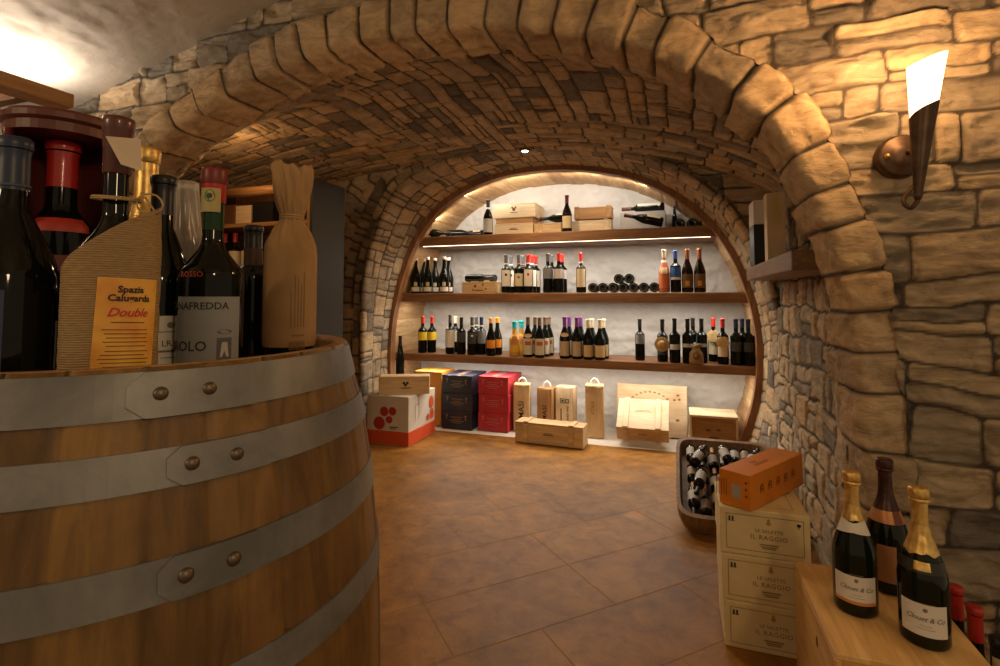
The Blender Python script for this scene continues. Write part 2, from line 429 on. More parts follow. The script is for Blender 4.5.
# outward offset from the back arch curve, wide on the left side of the bay
width = np.where((np.arange(nsb) / nsb) > .62, 1.15, .34)
width = np.convolve(np.pad(width, 40, mode='edge'), np.ones(81) / 81, 'valid')
P = np.zeros((nsb, nr, 3))
P[..., 0] = cB[:, None, 0] - nB[:, None, 0] * width[:, None] * fr[None]; P[..., 2] = np.maximum(cB[:, None, 1] - nB[:, None, 1] * width[:, None] * fr[None], -.02); P[..., 1] = Y_B + .005
N = np.zeros_like(P); N[..., 1] = -1
su = np.linspace(0, LB, nsb); U = np.repeat(su[:, None], nr, 1); V = width[:, None] * fr[None]
h, tn, jt = masonry(U, V, 43, None, (.07, .14), .008, 5., 0, .004, .011, .011, .008, .015, 0, .12, 1.2, rowb=[-.03, .115, .21, .29, .42, .6, .8, 1.2])
hb, tb, jb = masonry(P[..., 0], P[..., 2], 49, (.06, .095), (.12, .27), .008, 5., .08, .004, .010, .011, .008, .014, .05, .1, 1.6)
rightside = np.repeat((np.arange(nsb) < .55 * nsb)[:, None], nr, 1)
h = np.where(rightside, hb, h); tn = np.where(rightside, tb * .8, tn); jt = np.where(rightside, jb, jt)
surf('wall_band', P, N, h, tn, jt, M_STONE, flip=True)
cW, LW = resample(WOOD, nsb)
lip = [(.050, .012), (.046, -.004), (.036, -.014), (.022, -.018), (.010, -.015), (.003, -.008)]
nr = 56 + len(lip); P = np.zeros((nsb, nr, 3)); N = np.zeros_like(P)
nBo = inward(cB)
for j in range(nr):
    if j < len(lip): q = cB - nBo * lip[j][0]; y = Y_B + lip[j][1]
    else: t = (j - len(lip)) / 55; q = cB * (1 - t) + cW * t; y = Y_B + (Y_N - Y_B + .03) * t
    P[:, j, 0] = q[:, 0]; P[:, j, 2] = np.maximum(q[:, 1], -.01); P[:, j, 1] = y
Tu = np.gradient(P, axis=0); Tv = np.gradient(P, axis=1); N = np.cross(Tv, Tu); N /= np.linalg.norm(N, axis=2)[..., None] + 1e-9
if N[nsb // 2, nr // 2, 2] > 0: N = -N
vl = np.concatenate([[0], np.cumsum(np.linalg.norm(np.diff(P[nsb // 2], axis=0), axis=1))])
U = np.repeat(su[:, None], nr, 1); V = np.repeat(vl[None], nsb, 0)
h, tn, jt = masonry(U, V, 47, (.09, .19), (.085, .16), .014, 5., .25, .004, .010, .009, .007, .014, .2, .12, 1.2)
surf('wall_soffit', P, N, h * np.linspace(1, .5, nr)[None], tn, jt, M_STONE, flip=True)

# wooden arch frame and its board lining
def arch_band(name, curve, off0, off1, y0, y1, m, n=160, close=True):
    c_, _ = resample(curve, n); nn = inward(c_); vs, fs = [], []
    for i in range(n):
        for off, y in ((off0, y0), (off1, y0), (off1, y1), (off0, y1)):
            p = c_[i] + nn[i] * off; vs.append((p[0], y, max(p[1], .0)))
    for i in range(n - 1):
        for k in range(4):
            k2 = (k + 1) % 4; fs.append((i * 4 + k, (i + 1) * 4 + k, (i + 1) * 4 + k2, i * 4 + k2))
    fs.append((0, 1, 2, 3)); fs.append(tuple((n - 1) * 4 + k for k in (3, 2, 1, 0)))
    return structure(meshobj(name, vs, fs, m))
wa = arch_band('trim_2', WOOD, -.012, .036, 3.765, 3.835, wood('arch_frame', (.16, .07, .025), (.36, .17, .07), 'z', 5))
def boards():
    n = 640; c_, L_ = resample(WOOD, n); nn = inward(c_); ys = np.linspace(3.82, 4.31, 30)
    U, V = np.meshgrid(np.linspace(0, L_, n), ys, indexing='ij')
    k = np.floor(U / .115); f = U / .115 - k
    d = np.minimum(f, 1 - f) * .115; p = sstep(d / .005)
    h = p * .006 + .008 * (_hash(k, k * 0, 4)) + .002 * fbm(U * 60, V * 4, 4, 3)
    P = np.zeros((n, 30, 3)); P[..., 0] = (c_ + nn * .022)[:, None, 0]; P[..., 2] = np.maximum((c_ + nn * .022)[:, None, 1], 0); P[..., 1] = ys[None]
    N = np.zeros_like(P); N[..., 0] = nn[:, None, 0]; N[..., 2] = nn[:, None, 1]
    m, t, b = nt('board_lining')
    a = node(t, 'ShaderNodeAttribute', attribute_name='tone'); r = ramp(t, [(0, (.42, .24, .10)), (.5, (.56, .36, .17)), (1, (.66, .46, .24))])
    t.links.new(a.outputs['Fac'], r.inputs[0]); nz = noise(t, coords(t, (9, 1.4, 9)), 3, 6, .65, 1.)
    r2 = ramp(t, [(.3, (.55, .48, .4)), (.6, (1, 1, 1))]); t.links.new(nz.outputs[0], r2.inputs[0])
    t.links.new(mixc(t, .8, r.outputs[0], r2.outputs[0], 'MULTIPLY'), b.inputs['Base Color']); b.inputs['Roughness'].default_value = .6
    return surf('trim_3', P, N, h, _hash(k, k * 0, 8), 1 - p, m, flip=True)
boards()

# white rough plaster at the back of the niche and its low floor
def plaster_mat(name, c1, c2, bs=.35):
    m, t, b = nt(name); n_ = noise(t, coords(t), 3.5, 8, .62, .6); r = ramp(t, [(.3, c1), (.65, c2)])
    t.links.new(n_.outputs[0], r.inputs[0]); t.links.new(r.outputs[0], b.inputs['Base Color']); b.inputs['Roughness'].default_value = .9
    n2 = noise(t, coords(t), 14, 8, .7, .5); bump(t, b, n2.outputs[0], bs, .012); return m
xs = np.arange(-2.45, .75, .012); zs = np.arange(-.02, 2.2, .012); U, V = np.meshgrid(xs, zs, indexing='ij')
P = np.stack([U, np.full_like(U, 4.31), V], -1); N = np.zeros_like(P); N[..., 1] = -1
h = .045 * fbm(U * 3.2, V * 4.5, 61, 5) + .022 * np.abs(fbm(U * 9, V * 11, 66, 3))
surf('wall_niche', P, N, h, U * 0, U * 0, plaster_mat('niche_plaster', (.56, .54, .51), (.69, .675, .65), .7))
xs = np.arange(-2.1, .36, .015); ys = np.arange(3.77, 4.34, .015); U, V = np.meshgrid(xs, ys, indexing='ij')
P = np.stack([U, V, np.full_like(U, .002)], -1); N = np.zeros_like(P); N[..., 2] = 1
surf('floor_niche', P, N, np.where(V < 3.785, -.004, .0) + .001 * fbm(U * 12, V * 12, 4, 3), U * 0, U * 0, plaster_mat('niche_floor_plaster', (.55, .50, .44), (.70, .66, .60), .2))

# near room: plaster vault, left plaster wall, floor
CEIL = [(1.5, 2.2), (1.2, 2.42), (.6, 2.56), (-.2, 2.58), (-.9, 2.5), (-1.35, 2.39), (-1.65, 2.31), (-2.04, 2.22), (-2.55, 2.094), (-2.83, 2.014), (-3.0, 1.93), (-3.08, 1.86)]
nc = 360; cc, Lc = resample(CEIL, nc); ncn = inward(cc); ys = np.arange(-2.2, 1.79, .014)
P = np.zeros((nc, len(ys), 3)); P[..., 0] = cc[:, None, 0]; P[..., 2] = cc[:, None, 1]; P[..., 1] = ys[None]
N = np.zeros_like(P); N[..., 0] = ncn[:, None, 0]; N[..., 2] = ncn[:, None, 1]
U = np.repeat(np.linspace(0, Lc, nc)[:, None], len(ys), 1); V = np.repeat(ys[None], nc, 0)
h = (.022 * fbm(U * 4, V * 4, 71, 5) + .014 * np.abs(fbm(U * 9, V * 7, 76, 4))) * (.15 + .85 * sstep((1.70 - V) / .35))
surf('ceiling', P, N, h, U * 0, U * 0, plaster_mat('ceiling_plaster', (.42, .36, .29), (.58, .51, .43), .3), flip=True)
ys = np.arange(-2.2, 1.79, .02); zs = np.arange(0, 1.95, .02); U, V = np.meshgrid(ys, zs, indexing='ij')
P = np.stack([np.full_like(U, -3.07), U, V], -1); N = np.zeros_like(P); N[..., 0] = 1
surf('wall_left', P, N, .02 * fbm(U * 5, V * 5, 81, 4), U * 0, U * 0, MATS.get('x') or plaster_mat('left_plaster', (.5, .45, .38), (.62, .57, .5)))

def tile_floor():
    vs, fs, tones = [], [], []
    W = .295; g = .0016
    rng = random.Random(5)
    for r in range(-22, 20):
        v0 = -1.472 + r * W
        base = {-1: .575, -2: .575, -3: .87, 0: .87, -4: .575}.get(r, .575 if r % 2 else .87)
        for q in range(-12, 16):
            u0 = base + q * .59 * 1.0
            cx, cy = u0 + .295, v0 + W / 2
            X = (cx + cy) * .7071; Y = (cx - cy) * .7071
            if not (-3.6 < X < 1.9 and -2.4 < Y < 4.1): continue
            tn = rng.random()
            corners = [(u0 + g, v0 + g), (u0 + .59 - g, v0 + g), (u0 + .59 - g, v0 + W - g), (u0 + g, v0 + W - g)]
            o = len(vs)
            ins = .0008
            inner = [(u0 + g + ins, v0 + g + ins), (u0 + .59 - g - ins, v0 + g + ins), (u0 + .59 - g - ins, v0 + W - g - ins), (u0 + g + ins, v0 + W - g - ins)]
            for (a, b) in inner: vs.append(((a + b) * .7071, (a - b) * .7071, 0.)); tones.append(tn)
            for (a, b) in corners: vs.append(((a + b) * .7071, (a - b) * .7071, -.0005)); tones.append(tn)
            fs.append((o + 3, o + 2, o + 1, o))
            for k in range(4): k2 = (k + 1) % 4; fs.append((o + k, o + k2, o + 4 + k2, o + 4 + k))
    ngr = len(fs)
    o = len(vs)
    for p in ((-3.6, -2.4), (1.9, -2.4), (1.9, 4.1), (-3.6, 4.1)): vs.append((*p, -.0004)); tones.append(.5)
    fs.append((o, o + 1, o + 2, o + 3))
    m, t, b = nt('terracotta_tile')
    a = node(t, 'ShaderNodeAttribute', attribute_name='tone')
    n1 = noise(t, coords(t), 2.6, 7, .62, .9); n3 = noise(t, coords(t), 11, 6, .7, .5)
    r = ramp(t, [(.28, (.175, .078, .014)), (.5, (.31, .142, .027)), (.72, (.42, .208, .046))]); t.links.new(n1.outputs[0], r.inputs[0])
    r3 = ramp(t, [(.32, (.52, .46, .40)), (.5, (.9, .88, .85)), (.66, (1.18, 1.14, 1.06))]); t.links.new(n3.outputs[0], r3.inputs[0])
    c1 = mixc(t, .8, r.outputs[0], r3.outputs[0], 'MULTIPLY')
    rt_ = ramp(t, [(0, (.90, .89, .88)), (1, (1.04, 1.03, 1.0))]); t.links.new(a.outputs['Fac'], rt_.inputs[0])
    t.links.new(mixc(t, 1, c1, rt_.outputs[0], 'MULTIPLY'), b.inputs['Base Color'])
    b.inputs['Roughness'].default_value = .45; b.inputs['Specular IOR Level'].default_value = .22
    bump(t, b, n3.outputs[0], .12, .004)
    o = meshobj('floor', vs, fs, m)
    at = o.data.attributes.new('tone', 'FLOAT', 'POINT'); at.data.foreach_set('value', tones)
    o.data.materials.append(mat('floor_grout', (.26, .15, .06), .85)); o.data.polygons[len(fs) - 1].material_index = 1
    return structure(o)
tile_floor()

# ------------------------------------------------------------------ bottles
def prof(kind, h, r, rn=None):
    rn = rn or r * .37
    if kind == 'bordeaux': b, s, k = .60, .73, 1.0
    elif kind == 'burgundy': b, s, k = .47, .74, .6
    elif kind == 'champagne': b, s, k = .42, .79, .55
    elif kind == 'dumpy': b, s, k = .46, .66, .8
    elif kind == 'flute': b, s, k = .48, .86, .5
    pts = [(0, .004), (r * .6, .004), (r * .88, .0), (r * .97, .004), (r, .012), (r, b * h)]
    for i in range(1, 9):
        t = i / 8.
        if kind in ('bordeaux', 'dumpy'): q = 1 - (1 - math.cos(t * PI)) / 2 if t > .35 else 1 - (t * t * 1.05)
        else: q = (1 - t) ** 1.15 * (1 + .55 * t) if kind != 'champagne' else (math.cos(t * PI) + 1) / 2 * .70 + (1 - t) ** 1.5 * .30
        pts.append((rn + (r - rn) * max(0, min(1, q)), (b + (s - b) * t) * h))
    pts += [(rn * .97, .90 * h), (rn * .97, .955 * h), (rn * 1.12, .957 * h), (rn * 1.12, .985 * h), (rn, .99 * h), (0, .99 * h)]
    return pts
def rad_at(p, z):
    q = [a for a in p if True]
    for (r0, z0), (r1, z1) in zip(q[:-1], q[1:]):
        if z0 <= z <= z1 and z1 > z0: return r0 + (r1 - r0) * (z - z0) / (z1 - z0)
    return q[-2][0]
def capsule_prof(p, z0, h, grow=.0007, top=True):
    zs = [z0 + (h - z0) * i / 7 for i in range(8)]
    out = [(rad_at(p, min(z, h * .984)) + grow, z) for z in zs]
    out[-1] = (out[-2][0], h * .997)
    if top: out += [(out[-1][0] * .85, h + .0015), (0, h + .0015)]
    return out
def patch(name, r, z0, z1, half, m, parent, centre=0., n=14, rows=None):
    """curved patch of radius r on the front (-Y side) of a bottle, half = half angle"""
    a0 = -PI / 2 + centre - half; vs, fs = [], []
    zz = rows or [(r, z0), (r, z1)]
    for rr, z in zz:
        for i in range(n + 1):
            a = a0 + 2 * half * i / n; vs.append((rr * math.cos(a), rr * math.sin(a), z))
    for j in range(len(zz) - 1):
        for i in range(n): fs.append((j * (n + 1) + i, j * (n + 1) + i + 1, (j + 1) * (n + 1) + i + 1, (j + 1) * (n + 1) + i))
    return meshobj(name, vs, fs, m, parent, True)
def wrap(name, d, r, z, m, parent, centre=0., tilt=0.):
    """wrap flat drawing d (x to the right, y up) on the front of a cylinder of radius r"""
    vs = []
    for x, y, _ in d[0]:
        if tilt: x, y = x * math.cos(tilt) - y * math.sin(tilt), x * math.sin(tilt) + y * math.cos(tilt)
        a = -PI / 2 + centre + x / r; vs.append((r * math.cos(a), r * math.sin(a), z + y))
    return meshobj(name, vs, d[1], m, parent)
def wraptext(name, body, size, r, z, m, parent, centre=0., shear=0., spacing=1., bold=0., tilt=0.):
    return wrap(name, text_mesh(body, size, shear, spacing, bold), r, z, m, parent, centre, tilt)
def lines2(n, w, pitch, th, rs):
    return join([rect2(-w / 2 * rs.uniform(.75, 1), -i * pitch, w / 2 * rs.uniform(.75, 1), -i * pitch + th) for i in range(n)])
def bars2(w, h, n, rs):
    out = []; x = -w / 2
    for i in range(n): out.append(rect2(x, 0, x + w / n * rs.uniform(.25, .7), h)); x += w / n
    return join(out)
def face_cam(x, y): return math.atan2(-y, -x) + PI / 2
def make_bottle(kind, h=.30, r=.038, glass=None, cap=None, capz=.78, labels=(), rn=None, name='wine_bottle', n=22, caplen=None):
    p = prof(kind, h, r, rn)
    root = lathe(name, p, glass or M_GLASS, None, n)
    if cap: lathe('capsule', capsule_prof(p, capz * h, h), cap, root, n)
    for lb in labels:
        nm, z0, z1, half, m = lb[:5]; cen = lb[5] if len(lb) > 5 else 0.
        rr = [(rad_at(p, z0 * h + (z1 - z0) * h * i / 4) + .0006, z0 * h + (z1 - z0) * h * i / 4) for i in range(5)]
        patch(nm, r + .0006, z0 * h, z1 * h, half, m, root, cen, 12, rr)
    root['h'] = h; root['r'] = r
    return root
def place(o, x, y, z, rz=None, label=None, cat='wine bottle', group=None):
    o.location = (x, y, z); o.rotation_euler = (0, 0, face_cam(x, y) if rz is None else rz)
    if label: tag(o, label, cat, group)
    return o

# ------------------------------------------------------------------ the barrel
BX, BY, BR = -.732, .539, .29
def bar_r(z):
    pts = [(0, .296), (.05, .305), (.1, .313), (.17, .324), (.25, .335), (.36, .343), (.49, .346), (.62, .343), (.70, .3375), (.79, .329), (.87, .317), (.93, .301), (.981, .288)]
    for (a, ra), (b, rb) in zip(pts[:-1], pts[1:]):
        if a <= z <= b: t = (z - a) / (b - a); return ra + (rb - ra) * t
    return pts[-1][1]
barrel = empty('wine_barrel', (BX, BY, 0)); tag(barrel, 'oak wine barrel with grey metal hoops carrying the tall bottles on its head', 'barrel')
def staves():
    n, nz = 30 * 12, 70; rs = np.random.RandomState(4)
    b = np.cumsum(rs.uniform(.8, 1.3, 30)); b = np.concatenate([[0], b / b[-1] * 2 * PI])
    vs, fs, tn = [], [], []
    tones = rs.rand(30)
    ang = np.concatenate([np.linspace(b[i], b[i + 1], 12, endpoint=False) for i in range(30)])
    for j in range(nz):
        z = .981 * j / (nz - 1); r0 = bar_r(z)
        for i, a in enumerate(ang):
            k = i // 12; f = (a - b[k]) / (b[k + 1] - b[k]); d = min(f, 1 - f) * (b[k + 1] - b[k]) * r0
            r_ = r0 - .0042 * (1 - min(1, d / .0032)) + .0008 * (tones[(k * 7) % 30] - .5)
            vs.append((r_ * math.cos(a), r_ * math.sin(a), z)); tn.append(tones[k])
    for j in range(nz - 1):
        for i in range(n): i2 = (i + 1) % n; fs.append((j * n + i, j * n + i2, (j + 1) * n + i2, (j + 1) * n + i))
    # chime: the rim's top and inner side down to the croze
    for rr, z in ((BR - .004, .981), (BR - .020, .981), (BR - .024, .975), (BR - .024, .93)):
        for a in ang: vs.append((rr * math.cos(a), rr * math.sin(a), z)); tn.append(.95)
    for j in range(nz - 1, nz + 3):
        for i in range(n): i2 = (i + 1) % n; fs.append((j * n + i, j * n + i2, (j + 1) * n + i2, (j + 1) * n + i))
    m, t, bs = nt('oak_staves')
    a = node(t, 'ShaderNodeAttribute', attribute_name='tone')
    r = ramp(t, [(0, (.105, .052, .010)), (.5, (.165, .086, .018)), (1, (.235, .128, .030))]); t.links.new(a.outputs['Fac'], r.inputs[0])
    nz_ = noise(t, coords(t, (26, 26, 2.4)), 1.5, 7, .65, 1.0); r2 = ramp(t, [(.28, (.40, .34, .26)), (.5, (.85, .82, .78)), (.66, (1.2, 1.16, 1.1))]); t.links.new(nz_.outputs[0], r2.inputs[0])
    n3 = noise(t, coords(t, (3, 3, 5)), 2.2, 4, .6, .6); r3 = ramp(t, [(.3, (.62, .55, .46)), (.6, (1, 1, 1))]); t.links.new(n3.outputs[0], r3.inputs[0])
    cc_ = mixc(t, .75, mixc(t, .85, r.outputs[0], r2.outputs[0], 'MULTIPLY'), r3.outputs[0], 'MULTIPLY')
    t.links.new(cc_, bs.inputs['Base Color']); bs.inputs['Roughness'].default_value = .55; bump(t, bs, nz_.outputs[0], .25, .003)
    o = meshobj('staves', vs, fs, m, barrel, True)
    o.data.materials.append(wood('rim_oak', (.26, .14, .05), (.46, .28, .12), 'x', 5, .6))
    for p_ in list(o.data.polygons)[(nz - 1) * n:]: p_.material_index = 1
    o.data.attributes.new('tone', 'FLOAT', 'POINT').data.foreach_set('value', tn)
staves()
lathe('barrel_head', [(0, .938), (BR - .021, .938), (BR - .021, .93), (0, .93)], wood('barrel_head', (.16, .075, .025), (.30, .16, .06), 'x', 5), barrel, 60, sharp=True)
HOOPS = [(.934, .977, -18), (.870, .905, -12), (.771, .809, -15), (.656, .693, -4), (.29, .327, 20), (.172, .21, 60), (.076, .112, 90), (.006, .048, 130)]
def hoop(z0, z1, lap_px, first):
    n = 128; vs, fs = [], []
    ring_ = [(bar_r(z0) - .002, z0), (bar_r(z0) + .0022, z0), (bar_r(z1) + .0022, z1), (bar_r(z1) - .002, z1)]
    d1 = lathe_data(ring_, n)
    o = meshobj('hoop', d1[0], d1[1], M_GALV, barrel)
    return o
def lap(o, z0, z1, aL, aR, arivs):
    """overlapping end plate with clipped corners, and its two rivets"""
    n = 16; vs, fs = [], []; zc = (z0 + z1) / 2
    cl = .13
    for i in range(n + 1):
        t = i / n; a = aL + (aR - aL) * t
        e = t / cl; k = (.45 + .55 * min(1, e)); a -= (1 - t) * 0
        for zz, ex in ((zc - (zc - z0) * k, .0006), (zc - (zc - z0) * k, .0042), (zc + (z1 - zc) * k, .0042), (zc + (z1 - zc) * k, .0006)):
            r_ = bar_r(zz) + ex + .001; vs.append((r_ * math.cos(a), r_ * math.sin(a), zz))
    for i in range(n):
        for k in range(3): fs.append((i * 4 + k, (i + 1) * 4 + k, (i + 1) * 4 + k + 1, i * 4 + k + 1))
    fs.append((0, 1, 2, 3)); fs.append((n * 4 + 3, n * 4 + 2, n * 4 + 1, n * 4))
    meshobj('lap_plate', vs, fs, M_GALV, o)
    for a in arivs:
        r_ = bar_r(zc) + .0042
        v, f = lathe_data([(.0070, 0), (.0065, .002), (.005, .0036), (.0026, .0046), (0, .005)], 16)
        rv = meshobj('rivet', v, f, M_RIVET, o, True)
        rv.location = (r_ * math.cos(a), r_ * math.sin(a), zc); rv.rotation_euler = (0, PI / 2, a)
def ang_px(px, py, z):
    """angle round the barrel of the stave seen at a pixel of height z"""
    d = ray(px, py)[:2]; r_ = bar_r(z); c_ = np.array([BX, BY]); a = d @ d; b = d @ c_; cc = c_ @ c_ - r_ * r_
    t = (b - math.sqrt(max(0, b * b - a * cc))) / a; q = d * t - c_; return math.atan2(q[1], q[0])
hs = [hoop(z0, z1, 0, 0) for z0, z1, _ in HOOPS]
for o, (z0, z1, _), (pl, pr, rv) in zip(hs[:3], HOOPS, (((126, 400), (252, 388), ((160, 397), (208, 391))), ((166, 466), (266, 447), ((191, 464), (235, 454))), ((157, 580), (256, 552), ((185, 573), (232, 561))))):
    zc = (z0 + z1) / 2
    lap(o, z0, z1, ang_px(*pl, zc), ang_px(*pr, zc), [ang_px(*q, zc) for q in rv])

# ------------------------------------------------------------------ bottles standing on the barrel
HEAD = .9385
def on_barrel(px, z, topy):
    p = atd(px, 300, z); top = atd(px, topy, z)
    return p[0], p[1], top[2] - HEAD
rs = random.Random(11)
M_BLUECAP = mat('blue_capsule', (.016, .028, .060), .38); M_REDCAP = mat('red_capsule', (.42, .02, .015), .32, coat=.3)
M_MAROON = mat('maroon_wax', (.09, .022, .016), .35, coat=.3)
def jute():
    m, t, b = nt('jute_cloth'); v = coords(t); n_ = noise(t, coords(t, (120, 120, 520)), 1.0, 4, .6); r = ramp(t, [(.30, (.27, .17, .075)), (.66, (.38, .255, .12))])
    t.links.new(n_.outputs[0], r.inputs[0]); t.links.new(r.outputs[0], b.inputs['Base Color']); b.inputs['Roughness'].default_value = .95
    w_ = t.nodes.new('ShaderNodeTexWave'); w_.bands_direction = 'Z'; w_.inputs['Scale'].default_value = 130; w_.inputs['Distortion'].default_value = .6; t.links.new(v, w_.inputs['Vector']); bump(t, b, w_.outputs[0], .5, .003); return m
M_JUTE = jute()
M_TWINE = mat('twine', (.40, .27, .13), .9); M_KRAFT = mottled('kraft_paper', (.29, .165, .065), (.38, .23, .10), 7, .8, 0, .15, .004)
# blue capsule
x, y, h = on_barrel(7, .555, 137)
b = make_bottle('burgundy', h, .044, M_GLASS, M_BLUECAP, .80, [('label', .10, .42, .75, mat('navy_label', (.03, .045, .12), .6), -.8)], rn=.0138)
lathe('capsule_band', [(.0152, .812 * h), (.0158, .814 * h), (.0158, .822 * h), (.0152, .824 * h)], mat('blue_band', (.05, .07, .11), .4), b)
place(b, x, y, HEAD, None, 'dark bottle with a slate blue capsule at the barrel rim', 'wine bottle')
# red cask-shaped case and the red topped bottle inside it
x, y, h = on_barrel(57, .68, 119)
cs = empty('bottle_case', (x, y, HEAD), face_cam(x, y)); tag(cs, 'dark red open fronted round bottle case with a thick lid', 'bottle case')
M_CASE = mat('dark_red_lacquer', (.10, .014, .010), .4, coat=.2)
lathe('case_base', [(0, 0), (.060, 0), (.060, .014), (0, .014)], M_CASE, cs, 40, sharp=True)
lathe('case_wall', [(.059, .014), (.059, h - .026), (.055, h - .026), (.055, .014)], M_CASE, cs, 40, R(-90 + 62), R(270 - 62), sharp=True)
lathe('case_lid', [(0, h), (.062, h), (.065, h - .004), (.065, h - .011), (.062, h - .0135), (.060, h - .0145), (.060, h - .026), (0, h - .026)], mat('dark_red_lid', (.10, .022, .014), .45, coat=.15), cs, 44, sharp=True)
for s in (-1, 1): tube('case_post', [(s * .0585 * math.sin(R(62)), -.0585 * math.cos(R(62)), .014), (s * .0585 * math.sin(R(62)), -.0585 * math.cos(R(62)), h - .026)], .005, M_CASE, cs)
h2 = onY(57, 145, y)[2] - HEAD - .0145
b = make_bottle('bordeaux', h2, .037, M_GLASS, M_REDCAP, .80, [('label', .2, .5, .8, mat('dark_label', (.12, .03, .02), .6)), ('neck_label', .60, .66, .9, mat('red_seal', (.35, .03, .02), .5))], rn=.0165)
place(b, x, y, HEAD + .0145, None, 'bottle with a crinkled red capsule standing inside the round red case', 'wine bottle')
# jute sleeve bottle
x, y, h = on_barrel(112, .57, 117)
b = make_bottle('dumpy', h, .040, M_GLASS, M_MAROON, .865, [], rn=.0118, n=32)
lathe('wax_collar', [(.0125, .80 * h), (.0134, .804 * h), (.0135, .895 * h), (.0142, .90 * h), (.0143, .952 * h), (.0152, .958 * h), (.0156, .99 * h), (.015, 1.004 * h), (0, 1.004 * h)], M_MAROON, b, 28)
place(b, x, y, HEAD, None, 'big bellied dark bottle in a jute sleeve with an orange label', 'wine bottle')
RZ = b.rotation_euler[2]
def sleeve():
    n, nz = 72, 40; vs, fs = [], []
    for j in range(nz + 1):
        for i in range(n):
            a = 2 * PI * i / n; fr_ = math.sin(a)      # -1 in front
            left = -math.cos(a)
            top = .172 + .030 * (-left) * 1.0 + (.012 if fr_ < 0 else -.004) - .018 * max(0, left) ** 2
            z = .001 + top * j / nz
            c_ = abs(math.cos(a)); s_ = abs(math.sin(a)); sq = (c_ ** 3.2 + s_ ** 3.2) ** (-1 / 3.2)
            k = z / h; rr = .0435 * sq * (1 if True else 1)
            if z > .165: rr *= 1 - .9 * (z - .165)
            rr += .0006 * math.sin(i * 2 * PI / n * 36) * .6 + .0005 * math.sin(z * 2200)
            vs.append((rr * math.cos(a), rr * math.sin(a) * .98, z))
    for j in range(nz):
        for i in range(n): i2 = (i + 1) % n; fs.append((j * n + i, j * n + i2, (j + 1) * n + i2, (j + 1) * n + i))
    return meshobj('jute_sleeve', vs, fs, M_JUTE, b, True)
sl = sleeve()
# orange label lies on the sleeve
def sl_pt(a, z, ex):
    c_ = abs(math.cos(a)); s_ = abs(math.sin(a)); sq = (c_ ** 3.2 + s_ ** 3.2) ** (-1 / 3.2); rr = .0435 * sq + ex
    return (rr * math.cos(a), rr * math.sin(a) * .98, z)
def on_sleeve(name, d, m, parent, cx, zc, ex, tilt=-.04, rows=1):
    vs = []
    for X_, Y_, _ in d[0]:
        X2 = X_ * math.cos(tilt) - Y_ * math.sin(tilt); Y2 = X_ * math.sin(tilt) + Y_ * math.cos(tilt)
        # walk along the flat front: x to angle
        X3 = cx + X2; a = -PI / 2 + math.atan2(X3, .0435) if abs(X3) < .037 else -PI / 2 + math.copysign(math.atan2(.037, .0435) + (abs(X3) - .037) / .047, X3)
        vs.append(sl_pt(a, zc + Y2, ex))
    return meshobj(name, vs, d[1], m, parent)
def grid2(x0, y0, x1, y1, nx, ny):
    vs = [(x0 + (x1 - x0) * i / nx, y0 + (y1 - y0) * j / ny, 0) for j in range(ny + 1) for i in range(nx + 1)]
    return vs, [(j * (nx + 1) + i, j * (nx + 1) + i + 1, (j + 1) * (nx + 1) + i + 1, (j + 1) * (nx + 1) + i) for j in range(ny) for i in range(nx)]
LX, LZ = .014, .073
m_or, t_, b_ = nt('orange_label'); g_ = noise(t_, coords(t_), 22, 3, .5, .5); r_ = ramp(t_, [(.35, (.62, .24, .02)), (.65, (.80, .46, .06))]); t_.links.new(g_.outputs[0], r_.inputs[0]); t_.links.new(r_.outputs[0], b_.inputs['Base Color']); b_.inputs['Roughness'].default_value = .5
lab = on_sleeve('label', grid2(-.0285, -.064, .0285, .058, 16, 2), m_or, sl, LX, LZ, .0012)
on_sleeve('lettering', join([shift(text_mesh('Spazia', .0094, 0, 1, .0003), 0, .046), shift(text_mesh('Calugarda', .0094, 0, 1, .0003), 0, .037)]), M_INK, lab, LX, LZ, .0024)
on_sleeve('lettering', text_mesh('Double', .0125, .35, .95, .0002), M_REDINK, lab, LX, LZ + .022, .0024)
on_sleeve('lettering', join([shift(lines2(1, .034, .004, .0010, rs), 0, .0115), shift(lines2(5, .044, .0042, .0008, rs), 0, .004), shift(lines2(6, .046, .0040, .0008, rs), 0, -.018), shift(lines2(2, .022, .004, .0008, rs), 0, -.044), shift(bars2(.024, .007, 18, rs), 0, -.0575)]), mat('brown_ink', (.16, .06, .015), .7), lab, LX, LZ, .0018)
# twine and paper tag
zt = .238
tw = []
for i in range(40):
    a = 2 * PI * i / 20; tw.append(((.0185 + .001 * math.sin(i)) * math.cos(a) * 1.2, .0195 * math.sin(a) * 1.2, .218 + .0025 * math.sin(a * 1.0) + .0035 * i / 40))
tube('twine', tw, .0013, M_TWINE, b, 6)
tube('twine', [(.026 + .0 * i, -.018, .222) if i == 0 else (.030 + .012 * math.sin(i / 12 * 2 * PI), -.030 - .003 * math.cos(i / 12 * 2 * PI), .213 - .012 * math.cos(i / 12 * 2 * PI)) for i in range(13)], .0012, M_TWINE, b, 6)
tg = meshobj('paper_tag', [(-.012, 0, .012), (.019, .006, .016), (.021, .008, -.019), (.002, 0, -.016)], [(0, 1, 2, 3)], mat('tag_paper', (.60, .50, .38), .8), b)
tg.location = (.001, -.030, h * .872)
# gold foil champagne neck
x, y, h = on_barrel(142.5, .86, 146)
b = make_bottle('champagne', h, .043, M_GLASSG, M_GOLDFOIL, .62, [], rn=.0165)
lathe('foil_ridge', [(.0172, .925 * h), (.0188, .93 * h), (.0190, .985 * h), (.017, 1.003 * h), (0, 1.003 * h)], M_GOLDFOIL, b, 20)
place(b, x, y, HEAD, None, 'sparkling wine bottle with tall gold neck foil behind the jute sleeve', 'wine bottle')
